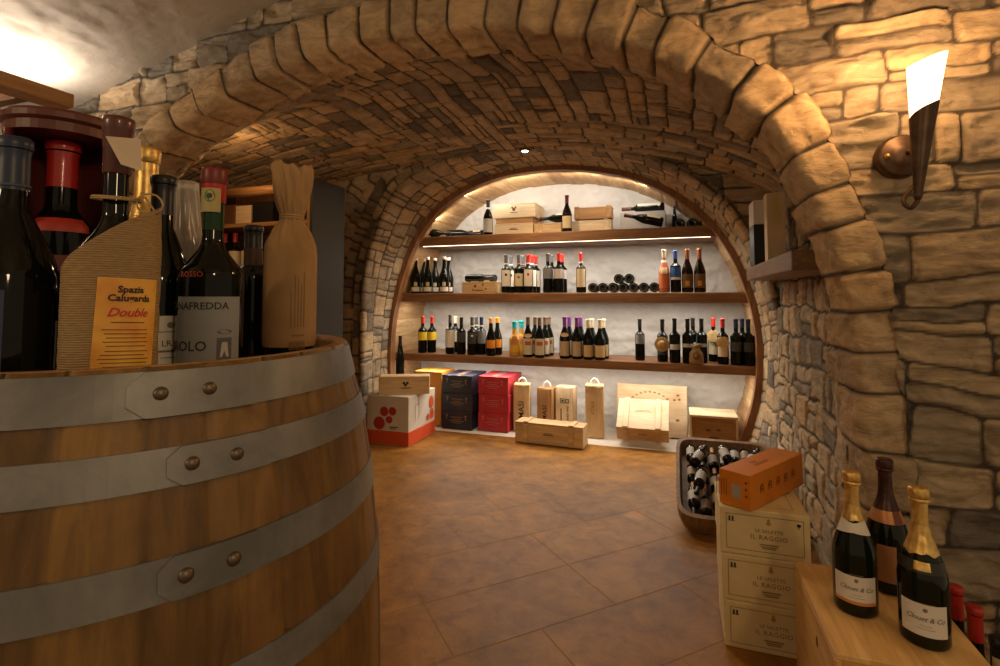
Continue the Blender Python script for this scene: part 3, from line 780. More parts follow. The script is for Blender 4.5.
# dark bottle with white label
x, y, h = on_barrel(160, .76, 176)
b = make_bottle('burgundy', h, .0385, M_GLASS, M_BLACK, .80, [], rn=.0150)
lb = patch('label', .0392, .012, .085, .8, M_PAPER, b, -.05)
wraptext('lettering', 'LR.2', .012, .0397, .046, M_INK, lb, .35); wrap('lettering', join([shift(lines2(1, .03, .004, .0012, rs), 0, .022), shift(lines2(1, .03, .004, .003, rs), 0, -.006), shift(lines2(1, .03, .004, .001, rs), 0, -.014), shift(disc2(0, 0, .0045), 0, .032)]), .0397, .040, mat('grey_ink', (.2, .17, .14), .7), lb, .35)
place(b, x, y, HEAD, None, 'slim dark bottle with a black capsule and white label between jute sleeve and crested bottle', 'wine bottle')
# bottle in clear wrapping
x, y, h = on_barrel(182, .94, 184)
b = make_bottle('burgundy', h * .985, .033, M_GLASS, None, .8, [], rn=.0135)
def clear_wrap():
    n, nz = 36, 30; vs, fs = [], []
    for j in range(nz + 1):
        z = .04 + (h + .006 - .04) * j / nz; base = max(.036 - .016 * max(0, (z / h - .5)) * 2, .0185)
        for i in range(n):
            a = 2 * PI * i / n; r_ = base * (1 + .10 * math.sin(a * 7 + j * .25) * (z / h)); vs.append((r_ * math.cos(a), r_ * math.sin(a), z))
    for j in range(nz):
        for i in range(n): i2 = (i + 1) % n; fs.append((j * n + i, j * n + i2, (j + 1) * n + i2, (j + 1) * n + i))
    m, t, bs = nt('clear_film'); bs.inputs['Base Color'].default_value = (.8, .74, .66, 1); bs.inputs['Roughness'].default_value = .2; bs.inputs['Alpha'].default_value = .38
    meshobj('clear_wrapping', vs, fs, m, b, True)
clear_wrap()
place(b, x, y, HEAD, None, 'dark bottle wrapped in clear crinkled film behind the crested bottle', 'wine bottle')
# old-style bottle with crest label
x, y, h = on_barrel(211, .74, 168)
b = make_bottle('dumpy', h, .0425, M_GLASS, None, .84, [], rn=.0136, n=36)
p = prof('dumpy', h, .0425, .0136)
lathe('green_neck', [(rad_at(p, z * h) + .0003, z * h) for z in (.70, .74, .78, .82, .86)], M_GLASSG, b, 30)
lathe('capsule', [(.0145, .835 * h), (.0155, .838 * h), (.0158, .93 * h), (.0162, .94 * h), (.0165, .985 * h), (.0158, h), (0, h)], M_REDCAP, b, 30)
lathe('capsule_top', [(.0166, .925 * h), (.0172, .93 * h), (.0172, .99 * h), (.0162, 1.004 * h), (0, 1.004 * h)], mat('dark_red_wax', (.16, .018, .014), .4), b, 30)
nl = patch('neck_label', .0164, .785 * h, .90 * h, 1.0, mat('olive_paper', (.42, .34, .14), .6), b, -.45)
wrap('crest', disc2(0, 0, .0075, 20, .0090), .0167, .862 * h, mat('green_seal', (.10, .16, .06), .5), nl, -.35); wrap('crest', disc2(0, 0, .0038, 14), .0169, .862 * h, mat('dark_seal', (.04, .05, .03), .5), nl, -.35)
lb = patch('label', .0431, .012, .112, 1.05, mat('blue_grey_label', (.25, .26, .265), .65), b, -.08, 20)
wraptext('lettering', 'FONTANAFREDDA', .0135, .0435, .099, M_INK, lb, -.80, 0, 1.0, .0002); wraptext('lettering', 'BAROLO', .0185, .0435, .045, M_INK, lb, -.92, 0, 1.0, .0002)
wrap('crest', join([rect2(-.010, -.017, .010, .014), ]), .0434, .042, mat('crest_grey', (.10, .10, .11), .6), lb, .42)
wrap('crest', join([([(-.006, -.012, 0), (.006, -.012, 0), (.0035, .008, 0), (-.0035, .008, 0)], [(0, 1, 2, 3)])]), .0437, .042, mat('crest_pale', (.45, .44, .42), .6), lb, .42)
wrap('crest', join([disc2(0, .022, .010, 16, .003)]), .0434, .042, mat('crest_grey', (.10, .10, .11), .6), lb, .42)
wraptext('lettering', 'ROSSO', .0105, .0431, .142, mat('dull_red_print', (.32, .05, .02), .6), b, -.62, 0, 1.0, .0002)
place(b, x, y, HEAD, None, 'squat dark bottle with red and olive neck seal and a grey crest label', 'wine bottle')
# dark bottle partly hidden behind the paper wrapped one
x, y, h = on_barrel(252, .95, 226)
b = make_bottle('bordeaux', h, .037, M_GLASS, M_BLACK, .8, [], rn=.0150)
tg = patch('neck_tag', .0175, .70 * h, .83 * h, 1.1, mat('dark_brown_tag', (.06, .028, .02), .6), b)
place(b, x, y, HEAD, None, 'dark bottle with a brown neck tag half behind the paper wrapped bottle', 'wine bottle')
# paper wrapped bottle
x, y, h = on_barrel(290, .88, 165)
b = make_bottle('bordeaux', h * .93, .0385, M_GLASS, None, .8, [], rn=.0140)
def paper_wrap():
    n, nz = 120, 60; vs, fs = [], []
    key = [(.030, .0410), (.04, .0424), (.18, .0424), (.20, .0405), (.225, .029), (.2400, .0190), (.245, .0172), (.252, .0190), (.275, .0245), (.31, .027), (h - .006, .0285), (h + .001, .025)]
    kz = [q[0] for q in key]; kr = [q[1] for q in key]
    for j in range(nz + 1):
        z = .030 + (h - .029) * j / nz; r0 = np.interp(z, kz, kr)
        up = np.clip((z - .185) / .04, 0, 1); flare = np.clip((z - .25) / .05, 0, 1)
        for i in range(n):
            a = 2 * PI * i / n
            k = 1 + up * (.05 + .05 * flare) * math.sin(a * 9 + 1.3 * math.sin(z * 60)) + up * .045 * math.sin(a * 17 + z * 50)
            if flare > 0: k *= 1 + flare * (.16 * math.cos(2 * (a - .3)))
            zz = z + (0.004 * math.sin(a * 2 + .7) + .003 * math.sin(a * 7)) * (1 if j == nz else flare * .6)
            vs.append((r0 * k * math.cos(a), r0 * k * math.sin(a), zz))
    for j in range(nz):
        for i in range(n): i2 = (i + 1) % n; fs.append((j * n + i, j * n + i2, (j + 1) * n + i2, (j + 1) * n + i))
    # crumpled closing inside the mouth of the bag
    c0 = len(vs); vs.append((0, 0, h - .012))
    for i in range(n): fs.append((nz * n + i, nz * n + (i + 1) % n, c0))
    return meshobj('paper_wrapping', vs, fs, M_KRAFT, b, True)
pw = paper_wrap()
lathe('twine', [(.0180, .2432), (.0202, .2440), (.0202, .2462), (.0180, .2470)], M_TWINE, b, 30); lathe('twine', [(.0185, .2474), (.0204, .2480), (.0202, .2498), (.018, .2506)], M_TWINE, b, 30)
bi = mat('kraft_print', (.20, .11, .045), .8)
wrap('lettering', join([shift(bars2(.026, .014, 22, rs), 0, 0), shift(lines2(1, .024, .003, .0022, rs), 0, .022)] + [([(x_, .036, 0), (x_ + .0016, .036, 0), (x_ + .0016, .036 + l_, 0), (x_, .036 + l_, 0)], [(0, 1, 2, 3)]) for x_, l_ in ((-.012, .06), (-.006, .085), (-.001, .08), (.004, .07), (.009, .09))]), .0430, .026, bi, pw, .30)
place(b, x, y, HEAD, None, 'bottle wrapped in brown kraft paper tied at the neck with twine', 'wine bottle')

# ------------------------------------------------------------------ shelves in the niche
M_SHELF = wood('shelf_timber', (.15, .066, .026), (.34, .165, .07), 'x', 5, .5); M_LED = mat('led_strip', (1, .9, .75), .5, emit=(1, .80, .52), estr=4)
SHZ = {}
for key, ztop, th, xa, xb, lbl in (('top', 1.545, .078, -2.045, .285, 'uppermost dark wooden shelf holding wooden wine boxes below the arch crown'),
                                   ('mid', 1.082, .072, -2.215, .455, 'middle dark wooden shelf with the two rose gold topped bottles and lying bottles'),
                                   ('low', .588, .062, -2.235, .487, 'lowest dark wooden shelf with the turquoise topped golden bottles')):
    e = empty('wooden_shelf', ((xa + xb) / 2, 4.06, ztop)); tag(e, lbl, 'shelf', 'shelves in the white niche')
    bm = bmesh.new(); bbox(bm, (0, 0, -th / 2), (xb - xa, .42, th), .006, None, 2)
    for v in bm.verts: v.co.y += .004 * math.sin(v.co.x * 9)
    bmobj('board', bm, M_SHELF, e)
    box('led_strip', (0, -.203 if key == 'top' else -.08, -th - (.001 if key == 'top' else -.0008)), (xb - xa - .12, .004, .003), M_LED, e, 0)
    SHZ[key] = ztop + .0012
    bpy.context.view_layer.update()
def shelf_x(px, key, Y): z = SHZ[key]; d = ray(px, 297); return float(d[0] * Y / d[1])
# ---- prototypes of the shelf bottles and their copies
PROTO = {}
def shelf_bottles(make, spots, key, texts, group, cat='wine bottle', rz=0., z=None):
    o0 = None
    for (px, Y), tx in zip(spots, texts):
        o = make() if o0 is None else copy_tree(o0)
        if o0 is None: o0 = o
        x = shelf_x(px, key, Y) if key else px
        place(o, x, Y, SHZ[key] if z is None else z, face_cam(x, Y) + rz, tx, cat, group)
    return o0
FR, BK_ = 3.91, 4.02
WHT = M_PAPER
M_GREYCAP = mat('grey_capsule', (.10, .10, .10), .4); M_REDC = mat('bright_red_capsule', (.55, .03, .02), .35); M_ORANGE = mat('orange_capsule', (.85, .33, .02), .35)
M_TURQ = mat('turquoise_wax', (.02, .50, .55), .35); M_TAN = mat('tan_capsule', (.16, .10, .06), .4); M_PURPLE = mat('purple_capsule', (.17, .05, .20), .4); M_CRMC = mat('cream_capsule', (.70, .60, .42), .4)
M_NAVY = mat('navy_capsule', (.02, .03, .07), .4); M_ROSEG = mat('copper_capsule', (.35, .12, .06), .35, .4); M_BLUEC = mat('royal_blue_capsule', (.03, .07, .25), .4)
M_WHCAP = mat('white_wax', (.78, .62, .50), .5); M_STRAW = mottled('straw', (.42, .26, .10), (.64, .44, .20), 70, .9, 0, .5, .004)
M_ORLAB = mat('orange_paper', (.72, .26, .02), .6); M_YEL = mat('yellow_paper', (.80, .58, .03), .6); M_BLUELAB = mat('blue_paper', (.03, .10, .35), .6)
M_GREYLAB = mat('grey_paper', (.20, .21, .22), .6); M_DKLAB = mat('charcoal_paper', (.05, .05, .055), .6); M_SKY = mat('pale_grey_paper', (.50, .50, .48), .6)
M_GOLDPRINT = mat('gold_print', (.62, .26, .04), .4); M_BROWNLAB = mat('dark_gold_paper', (.16, .09, .03), .6)  # gold print for label emblems, dark gold label paper
# middle shelf, cluster of seven white topped bottles
def mk(): 
    b = make_bottle('champagne', .292, .042, M_GLASS, None, .9, [('label', .045, .17, .9, WHT), ('seal', .19, .30, .34, mat('cream_seal', (.55, .45, .27), .6))], rn=.0145)
    lathe('stopper', [(.0160, .275), (.0175, .277), (.0175, .296), (.015, .300), (0, .300)], M_WHCAP, b, 16); return b
W = ['front bottle of the white stoppered cluster standing closest to the wooden arch post', 'front white stoppered bottle in the middle of the black cluster', 'front white stoppered bottle on the wooden box side of the black cluster',
     'rear white stoppered bottle nearest the wooden arch post', 'rear white stoppered bottle between the two front ones by the arch post', 'rear white stoppered bottle behind the gap in the cluster', 'rear white stoppered bottle peeking out beside the wooden scorpion box']
shelf_bottles(mk, [(415.5, FR), (427.5, FR), (444, FR), (413, 4.03), (423.5, 4.05), (435, 4.04), (448.5, 4.03)], 'mid', W, 'white stoppered black bottles')
# wooden box with two short dark bottles lying on it
def crate(name, loc, size, rz, m, label, cat='wooden wine box', lid=None, battens=(), mark=None, group=None, tilt=0.):
    """box with its own lid board; battens = x positions of thin cross strips on lid and front"""
    e = empty(name, loc, rot=(tilt, 0, rz)); tag(e, label, cat, group); sx, sy, sz = size
    box('body', (0, 0, (sz - .010) / 2), (sx, sy, sz - .010), m, e, .0015)
    box('lid', (0, 0, sz - .0045), (sx + .002, sy + .002, .009), lid or m, e, .001)
    for bx in battens:
        box('batten', (bx, -.001, sz + .0042), (.035, sy + .006, .0084), lid or m, e, .0015)
        box('batten', (bx, -sy / 2 - .0042, (sz - .012) / 2), (.035, .0082, sz - .014), m, e, .0015)
    if mark: mark(e, sx, sy, sz)
    return e
def front(e, name, d, m, x, z, y): return flat(name, d, m, e, (x, y - .0012, z), (PI / 2, 0, 0))
def brand_mark(kind, scale=1.):
    def f(e, sx, sy, sz):
        ink = mat('burnt_brand', (.13, .06, .03), .8)
        if kind == 'scorpion':
            front(e, 'emblem', join([disc2(-.03, .012, .013), disc2(.035, .022, .009), disc2(0, -.022, .05, 16, .006), disc2(.062, -.012, .008), disc2(-.05, -.018, .008)]), mat('red_brand', (.30, .09, .04), .8), 0, sz * .48, -sy / 2)
        elif kind == 'emblem': front(e, 'emblem', join([disc2(0, .01, .014), disc2(-.014, .026, .008), disc2(.014, .026, .008), rect2(-.03, -.018, .03, -.012)]), ink, 0, sz * .5, -sy / 2)
        elif kind == 'line': front(e, 'emblem', join([rect2(-.04, 0, .04, .006), rect2(-.028, .011, .028, .015)]), ink, 0, sz * .45, -sy / 2)
        elif kind == 'vine': front(e, 'emblem', join([disc2(-.035, .03, .016, 12, .008), disc2(.03, .036, .014, 12, .007), disc2(0, -.018, .035, 16, .009), rect2(-.07, -.034, .07, -.030)]), ink, 0, sz * .48, -sy / 2)
    return f
xb = shelf_x(481.5, 'mid', 3.96)
cr = crate('wooden_box', (xb, 3.98, SHZ['mid']), (.285, .17, .088), 0, M_PINE['x'], 'small wooden box with a reddish scorpion mark below two lying bottles', mark=brand_mark('scorpion'))
def lying(b, x, y, z, az, r, roll=0., slope=0.):
    """lay a bottle down: base at (x, y), neck pointing along azimuth az, resting on its side"""
    b.location = (x, y, z + r + .0006); b.rotation_euler = Matrix.Rotation(az, 4, 'Z').__matmul__(Matrix.Rotation(PI / 2 - slope, 4, 'Y')).__matmul__(Matrix.Rotation(roll, 4, 'Z')).to_euler()
def mkl(label=WHT, cap=M_BLACK, kind='bordeaux', h=.30, r=.037, glass=M_GLASS, z0=.2, z1=.5): return make_bottle(kind, h, r, glass, cap, .78, [('label', z0, z1, 1.0, label)])
zb = SHZ['mid'] + .0892
b = mkl(M_SKY, h=.24, r=.031); lying(b, xb - .135, 3.955, zb, 0, .031, PI / 2 + .3); tag(b, 'small dark bottle lying on the scorpion box, towards the white stoppered cluster', 'wine bottle')
b = mkl(M_SKY, h=.24, r=.031); lying(b, xb + .10, 4.03, zb, R(175), .031, PI / 2); tag(b, 'small dark bottle lying on the scorpion box, its base towards the upright bottles', 'wine bottle')
# middle shelf upright groups
H = .30
def std(lab=WHT, cap=M_GREYCAP, z0=.17, z1=.60, kind='bordeaux', glass=M_GLASS, seal=None, h=H, r=.0375, half=1.0, capz=.80, dot=None):
    def f():
        L_ = [('label', z0, z1, half, lab)]
        if seal: L_.append(('neck_band', .745, .785, PI * .99, seal))
        if dot: L_.append(('emblem', z0 + (z1 - z0) * .62, z0 + (z1 - z0) * .78, .22, dot))
        b = make_bottle(kind, h, r, glass, cap, capz, L_)
        if dot:
            for ch in b.children:
                if ch.name.startswith('emblem'): ch.scale = (1.012, 1.012, 1)
        return b
    return f
g = 'bottles beside the scorpion box'
shelf_bottles(std(dot=M_INK, seal=M_PAPER), [(506, FR), (511, 4.03)], 'mid', ['grey capped bottle with white label next to the scorpion box, front row', 'grey capped white label bottle behind the one next to the scorpion box'], g)
shelf_bottles(std(lab=M_CREAM, z0=.17, z1=.50, dot=M_BROWNLAB, cap=M_GREYCAP, seal=mat('rose_band', (.5, .25, .25), .6)), [(518.6, FR), (523.2, 4.03)], 'mid', ['grey capped bottle with cream label between two white labelled ones', 'grey capped cream label bottle in the row behind'], g)
shelf_bottles(std(cap=M_REDC, dot=M_REDINK, seal=M_PAPER), [(528.2, FR), (532.2, 4.02), (536.0, 4.12)], 'mid', ['front red capped white label bottle of the group by the scorpion box', 'second red capped white label bottle, right behind the front one', 'rearmost red capped white label bottle of the group by the scorpion box'], g)
g = 'bottles in the middle of the middle shelf'
shelf_bottles(std(lab=M_GREYLAB, z0=.36, z1=.62, cap=M_GREYCAP), [(548, FR), (552, 4.03)], 'mid', ['grey capped bottle with dark grey label beside the red capped pair', 'grey capped dark label bottle behind its twin on the middle shelf'], g)
shelf_bottles(std(lab=mat('silver_paper', (.52, .47, .46), .55), z0=.36, z1=.60, cap=M_REDC, half=1.2), [(559, FR), (562.5, 4.03)], 'mid', ['red capped bottle with half height silvery label on the middle shelf', 'red capped silvery label bottle behind its twin'], g)
shelf_bottles(std(lab=M_CREAM, z0=.14, z1=.60, cap=M_REDC, seal=M_PAPER), [(581.2, 3.93)], 'mid', ['lone red capped bottle with a tall cream label before the lying bottles'], None)
# bottles lying with their bases to the room
LY = [(592.6, 0), (602.6, 0), (612.8, 0), (622.8, 0), (632.6, 0), (642.2, 0), (652, 0), (619.2, 1), (631.0, 1)]
LN = ['lying bottle base nearest the lone red capped bottle', 'second lying bottle base from the lone red capped bottle', 'third lying bottle base from the lone red capped bottle', 'lying bottle under the stacked pair, on the side of the red capped bottle', 'lying bottle under the stacked pair, towards the rose bottle',
      'second lying bottle base from the rose coloured bottle', 'lying bottle base next to the rose coloured bottle', 'upper lying bottle of the stacked pair, on the red capped bottle side', 'upper lying bottle of the stacked pair, on the rose bottle side']
def mkbase():
    b = make_bottle('bordeaux', .295, .0365, M_GLASS, M_BLACK, .8, []); lathe('punt_ring', [(.020, -.0005), (.024, -.0016), (.028, -.0016), (.031, -.0003)], mat('base_glass', (.04, .045, .045), .2, coat=.5), b, 20); return b
o0 = None; xs_ = [shelf_x(px, 'mid', 3.93) for px, _ in LY]
for i in range(1, 7): xs_[i] = max(xs_[i], xs_[i - 1] + .0742)
xs_[7] = (xs_[2] + xs_[3]) / 2 + .006; xs_[8] = max((xs_[3] + xs_[4]) / 2 + .008, xs_[7] + .0745)
for (px, up), x, ln in zip(LY, xs_, LN):
    o = mkbase() if o0 is None else copy_tree(o0); o0 = o0 or o
    lying(o, x, 3.93, SHZ['mid'] + (.0655 if up else 0), PI / 2, .0365); tag(o, ln, 'wine bottle', 'bottles lying on the middle shelf')
def mkrose():
    b = make_bottle('burgundy', .31, .0395, M_ROSE, mat('cream_gold_capsule', (.45, .36, .24), .4), .80, [('label', .10, .40, 1.1, mat('rose_paper', (.58, .15, .05), .6)), ('neck_band', .70, .76, 3.1, M_PAPER), ('emblem', .43, .58, .62, mat('peach_paper', (.72, .52, .30), .6))]); return b
xr_ = max(shelf_x(659, 'mid', 3.95), xs_[6] + .079)
b = mkrose(); place(b, xr_, 3.95, SHZ['mid'], None, 'rose coloured bottle with cream neck and peach seal beside the blue one')
b = std(lab=M_BLUELAB, z0=.36, z1=.60, cap=M_BLUEC)(); patch('label_band', .0386, .30 * H, .36 * H, 1.0, M_PAPER, b); place(b, max(shelf_x(671, 'mid', 3.95), xr_ + .079), 3.95, SHZ['mid'], None, 'bottle with a royal blue capsule and blue label')
def mkcop():
    b = make_bottle('burgundy', .31, .040, M_GLASSB, M_ROSEG, .76, [('label', .11, .42, 1.0, M_BROWNLAB)]); 
    patch('emblem', .0410, .15 * .31, .26 * .31, .35, M_GOLDPRINT, b); return b
shelf_bottles(mkcop, [(686, 3.95), (699, 3.95)], 'mid', ['copper capped dark bottle with glowing gold label beside the blue capped bottle', 'copper capped dark bottle with gold label at the far end next to the arch frame'], 'copper capped bottles')
# top shelf
b = make_bottle('burgundy', .285, .039, M_GLASSB, M_BLACK, .80, [('label', .07, .45, 1.1, M_SKY), ('neck_band', .73, .78, 3.1, M_PAPER)]); place(b, shelf_x(488, 'top', 3.90), 3.90, SHZ['top'], None, 'upright bottle with a pale blue grey label before the wooden boxes on the uppermost shelf')
b = make_bottle('burgundy', .28, .038, M_GLASSB, mat('wine_red_capsule', (.12, .015, .02), .4), .78, [('label', .09, .42, 1.1, M_CREAM)]); place(b, shelf_x(567.5, 'top', 3.90), 3.90, SHZ['top'], None, 'upright bottle with wine red capsule and cream label on the uppermost shelf')
zt = SHZ['top']
def tbox(pa, pb, Y, z, sy, sz, m, label, **k):
    xa, xb = shelf_x(pa, 'top', Y), shelf_x(pb, 'top', Y); return crate('wooden_box', ((xa + xb) / 2, Y + sy / 2, z), (xb - xa, sy, sz), 0, m, label, **k)
tbox(494.5, 533, 3.97, zt, .30, .095, M_PALE['x'], 'pale wooden box at the bottom of the stack behind the pale labelled bottle', mark=brand_mark('line'))
tbox(496, 533, 3.98, zt + .096, .30, .045, M_HONEY['x'], 'flat darker wooden box between the two pale boxes of the stack')
tbox(493, 535.5, 3.975, zt + .142, .30, .115, M_PALE['x'], 'pale wooden box with an oval emblem topping the stack on the uppermost shelf', mark=brand_mark('emblem'))
tbox(534.5, 561.5, 3.99, zt, .28, .086, M_PINE['x'], 'low wooden box behind the wine red capped bottle', battens=(-.06,))
tbox(564, 612, 4.0, zt, .12, .095, M_PALE['x'], 'pale battened wooden box below the brown one', battens=(-.16, .15))
tbox(575, 612.5, 4.0, zt + .105, .12, .092, M_HONEY['x'], 'brown battened wooden box lying on the pale battened one', battens=(-.125, .12))
b = mkl(M_PAPER, kind='burgundy', h=.255, r=.036); lying(b, -.782, 4.05, zt + .0955, PI, .036, -PI / 2); tag(b, 'bottle lying on the low wooden box, white label towards the wine red capped bottle', 'wine bottle')
xa, xb = shelf_x(621, 'top', 4.02), shelf_x(667, 'top', 4.02)
e = empty('carton', ((xa + xb) / 2, 4.12, zt)); tag(e, 'light grey carton supporting a lying bottle on the uppermost shelf', 'carton')
box('body', (0, 0, .072), (xb - xa, .2, .144), mottled('grey_card', (.36, .33, .30), (.46, .43, .39), 5, .7), e, .002); box('flap', (.03, 0, .1455), (xb - xa - .07, .198, .0025), mat('grey_card_flap', (.48, .45, .41), .7), e, .0005)
b = mkl(M_PAPER, M_MAROON, 'bordeaux', .315, .036, z0=.08, z1=.62); patch('label_band', .0367, .03, .045, 1.2, M_PAPER, b); lying(b, xb - .01, 4.10, zt + .1475, R(178), .036, -PI / 2 - .2); tag(b, 'bottle with a white label lying on the grey carton', 'wine bottle')
b = mkl(M_CREAM, M_MAROON, 'burgundy', .28, .036, z0=.08, z1=.42); lying(b, shelf_x(664, 'top', 3.93), 3.935, zt + .006, R(180), .037, -PI / 2, R(14)); b.location = (b.location[0], 3.935, zt + .0445); tag(b, 'bottle with a cream label leaning neck up in front of the grey carton', 'wine bottle')
b = make_bottle('flute', .20, .019, M_GLASS, M_BLACK, .85, []); place(b, shelf_x(676, 'top', 4.16), 4.16, zt, None, 'very slim tall black bottle standing behind the grey carton end')
b = mkbase(); lying(b, shelf_x(681, 'top', 3.98), 3.96, zt, PI / 2, .0365); tag(b, 'lying dark bottle base towards the room beside the grey carton', 'wine bottle')
b = mkbase(); lying(b, .112, 3.975, zt, PI / 2, .0365); tag(b, 'dark bottle lying at the very end of the uppermost shelf under the arch curve', 'wine bottle')
for i, (px, y_, az, lb, tx) in enumerate(((421, 3.93, 3, M_PAPER, 'dark bottle lying farthest into the corner of the uppermost shelf'), (447, 4.025, 4, M_PAPER, 'dark bottle with a white end label lying in the middle of the three'), (484, 4.12, 177, M_CREAM, 'dark bottle with a cream label lying next to the pale labelled upright bottle'))):
    b = mkl(lb, M_BLACK, 'burgundy', .26, .036, z0=.10, z1=.36); lying(b, shelf_x(px, 'top', y_), y_, zt, R(az), .036, (PI / 2 if az < 90 else -PI / 2)); tag(b, tx, 'wine bottle', 'bottles lying in the corner of the uppermost shelf')
# low shelf
shelf_bottles(std(lab=M_YEL, z0=.35, z1=.57, cap=M_REDC, half=1.2), [(423.6, FR), (430.6, 3.94)], 'low', ['red capped bottle with a yellow band, nearest the arch post', 'red capped bottle with a yellow band, on the side of the white labelled bottle'], 'yellow banded bottles')
shelf_bottles(std(lab=WHT, z0=.17, z1=.62, cap=M_GREYCAP, h=.315), [(450.3, FR)], 'low', ['tall bottle with a big white oval label next to the yellow banded pair'], None)
shelf_bottles(std(lab=M_CREAM, z0=.3, z1=.6, cap=M_CRMC), [(455.5, 4.03)], 'low', ['cream capped bottle half behind the big white label'], None)
shelf_bottles(std(lab=M_DKLAB, z0=.33, z1=.6, cap=M_BLACK, h=.295), [(461.5, FR)], 'low', ['all black bottle with a charcoal label beside the big white labelled one'], None)
shelf_bottles(std(lab=M_DKLAB, z0=.3, z1=.6, cap=M_GREYCAP, seal=M_PAPER, dot=M_PAPER), [(472.3, 3.89), (476.4, 4.0)], 'low', ['grey capped dark bottle with a white dot, front of its pair', 'grey capped dark bottle standing close behind its twin'], 'grey capped dark pair')
shelf_bottles(std(lab=M_GREYLAB, z0=.3, z1=.62, cap=M_NAVY, seal=M_PAPER), [(480.8, 3.93)], 'low', ['navy capped bottle with a greenish grey label before the orange capped pair'], None)
shelf_bottles(std(lab=M_ORLAB, z0=.20, z1=.42, cap=M_ORANGE, kind='champagne', h=.295, r=.040, capz=.86), [(490.8, 3.89), (497.4, 3.975)], 'low', ['orange capped sparkling bottle with an orange shield label, front one', 'orange capped sparkling bottle behind the other orange one'], 'orange capped bottles')
def mkturq():
    b = make_bottle('dumpy', .27, .041, M_GOLDWINE, M_TURQ, .80, [('label', .12, .32, 1.0, mat('gold_yellow_paper', (.72, .40, .04), .6))], rn=.0185)
    patch('emblem', .0420, .36 * .27, .60 * .27, .55, mat('apricot_seal', (.50, .20, .08), .5), b, 0, 12, [(.0416, .36 * .27), (.0416, .47 * .27), (.0400, .53 * .27), (.036, .58 * .27)]); return b
shelf_bottles(mkturq, [(514.5, 3.915), (521.3, 4.0)], 'low', ['golden bottle with a turquoise wax top, nearer the orange capped pair', 'golden bottle with a turquoise wax top, half behind its twin'], 'turquoise topped golden bottles')
def mkfruit():
    b = make_bottle('burgundy', .305, .0395, M_GLASS, M_TAN, .80, [('label', .07, .47, 1.05, mat('ivory_paper', (.62, .56, .40), .6))]); patch('emblem', .0404, .30 * .305, .40 * .305, .6, mat('fruit_print', (.45, .10, .03), .6), b); return b
shelf_bottles(mkfruit, [(527, 3.87), (538.8, 3.87), (535.6, 3.97), (543.6, 3.96), (548.3, 4.04)], 'low', ['tan capped bottle with fruit label and tag, beside the turquoise topped ones', 'tan capped bottle with fruit label, front row away from the turquoise tops', 'tan capped bottle in the second row between the two front ones', 'tan capped bottle in the second row behind the front one', 'rearmost tan capped bottle of the fruit label group'], 'tan capped fruit label bottles')
def tagmesh(b, r, z, m, sx=.030, sz=.016):
    vs = [(0, -r, z)]; n_ = 18
    for i in range(n_): a = 2 * PI * i / n_; vs.append((sx * math.cos(a), -r - .002, z + sz * math.sin(a)))
    return meshobj('hang_tag', vs, [(0, 1 + i, 1 + (i + 1) % n_) for i in range(n_)], m, b)
for o in [o for o in COL.objects if o.get('label', '').startswith('tan capped bottle with fruit label and tag')]: tagmesh(o, .038, .165, mat('peach_paper', (.72, .52, .30), .6))
def mkpurp(): return make_bottle('burgundy', .31, .0395, M_GLASS, M_PURPLE, .76, [('label', .07, .42, 1.0, mat('beige_paper', (.50, .38, .25), .6))])
o = shelf_bottles(mkpurp, [(564, 3.88), (576.2, 3.88), (569, 3.975), (580.4, 3.98)], 'low', ['purple capped bottle with hanging tag at the end of the purple and cream group', 'purple capped bottle next to the cream capped ones, front row', 'purple capped bottle in the second row behind the tagged one', 'purple capped bottle in the second row next to the cream caps'], 'purple capped bottles')
tagmesh(o, .034, .178, mat('peach_paper', (.72, .52, .30), .6))
def mkcrm(): return make_bottle('burgundy', .295, .0395, M_GLASS, M_CRMC, .78, [('label', .07, .36, 1.05, mat('honey_paper', (.60, .43, .22), .6))])
shelf_bottles(mkcrm, [(587.6, 3.88), (599.2, 3.88), (591.8, 3.975), (603.2, 3.975)], 'low', ['cream capped bottle with honey label touching the purple capped ones', 'cream capped bottle with honey label at the open end of the group', 'cream capped bottle in the second row near the purple caps', 'cream capped bottle in the second row at the open end'], 'cream capped bottles')
shelf_bottles(std(lab=M_GREYLAB, z0=.40, z1=.62, cap=M_BLACK, h=.30, r=.035), [(639.3, 3.96)], 'low', ['lone black bottle with a grey square label on the lowest shelf'], None)
def disc_part(name, b, r, z, R_, m, dx=0., brim=.010, tilt=0.):
    prof_ = [(0, .016), (R_ * .35, .015), (R_ * .48, .010), (R_ * .52, .003), (R_ * .8, .001), (R_, .004), (R_, .001), (R_ * .5, -.002), (0, -.002)]
    v, f = lathe_data(prof_, 24); o = meshobj(name, v, f, m, b, True); o.location = (dx, -r - .003, z); o.rotation_euler = (PI / 2, tilt, 0); return o
b = std(lab=M_DKLAB, cap=M_BLACK)(); disc_part('straw_hat', b, .037, .125, .052, M_STRAW, -.004); place(b, shelf_x(661.8, 'low', 3.93), 3.93, SHZ['low'], None, 'black bottle with a small straw hat hung on it')
b = std(lab=M_SKY, z0=.30, z1=.42, cap=M_BLACK, h=.31)(); place(b, shelf_x(674, 'low', 3.89), 3.89, SHZ['low'], None, 'black bottle with a pale band label beside the straw hat bottle')
b = std(lab=M_SKY, z0=.36, z1=.44, cap=M_BLACK, h=.31)(); place(b, shelf_x(687, 'low', 3.88), 3.88, SHZ['low'], None, 'black bottle behind the jute bag, nearer the straw hat bottle')
b = std(lab=M_SKY, z0=.36, z1=.44, cap=M_BLACK, h=.31)(); place(b, shelf_x(692.2, 'low', 4.04), 4.04, SHZ['low'], None, 'black bottle in the second row behind the jute bag')
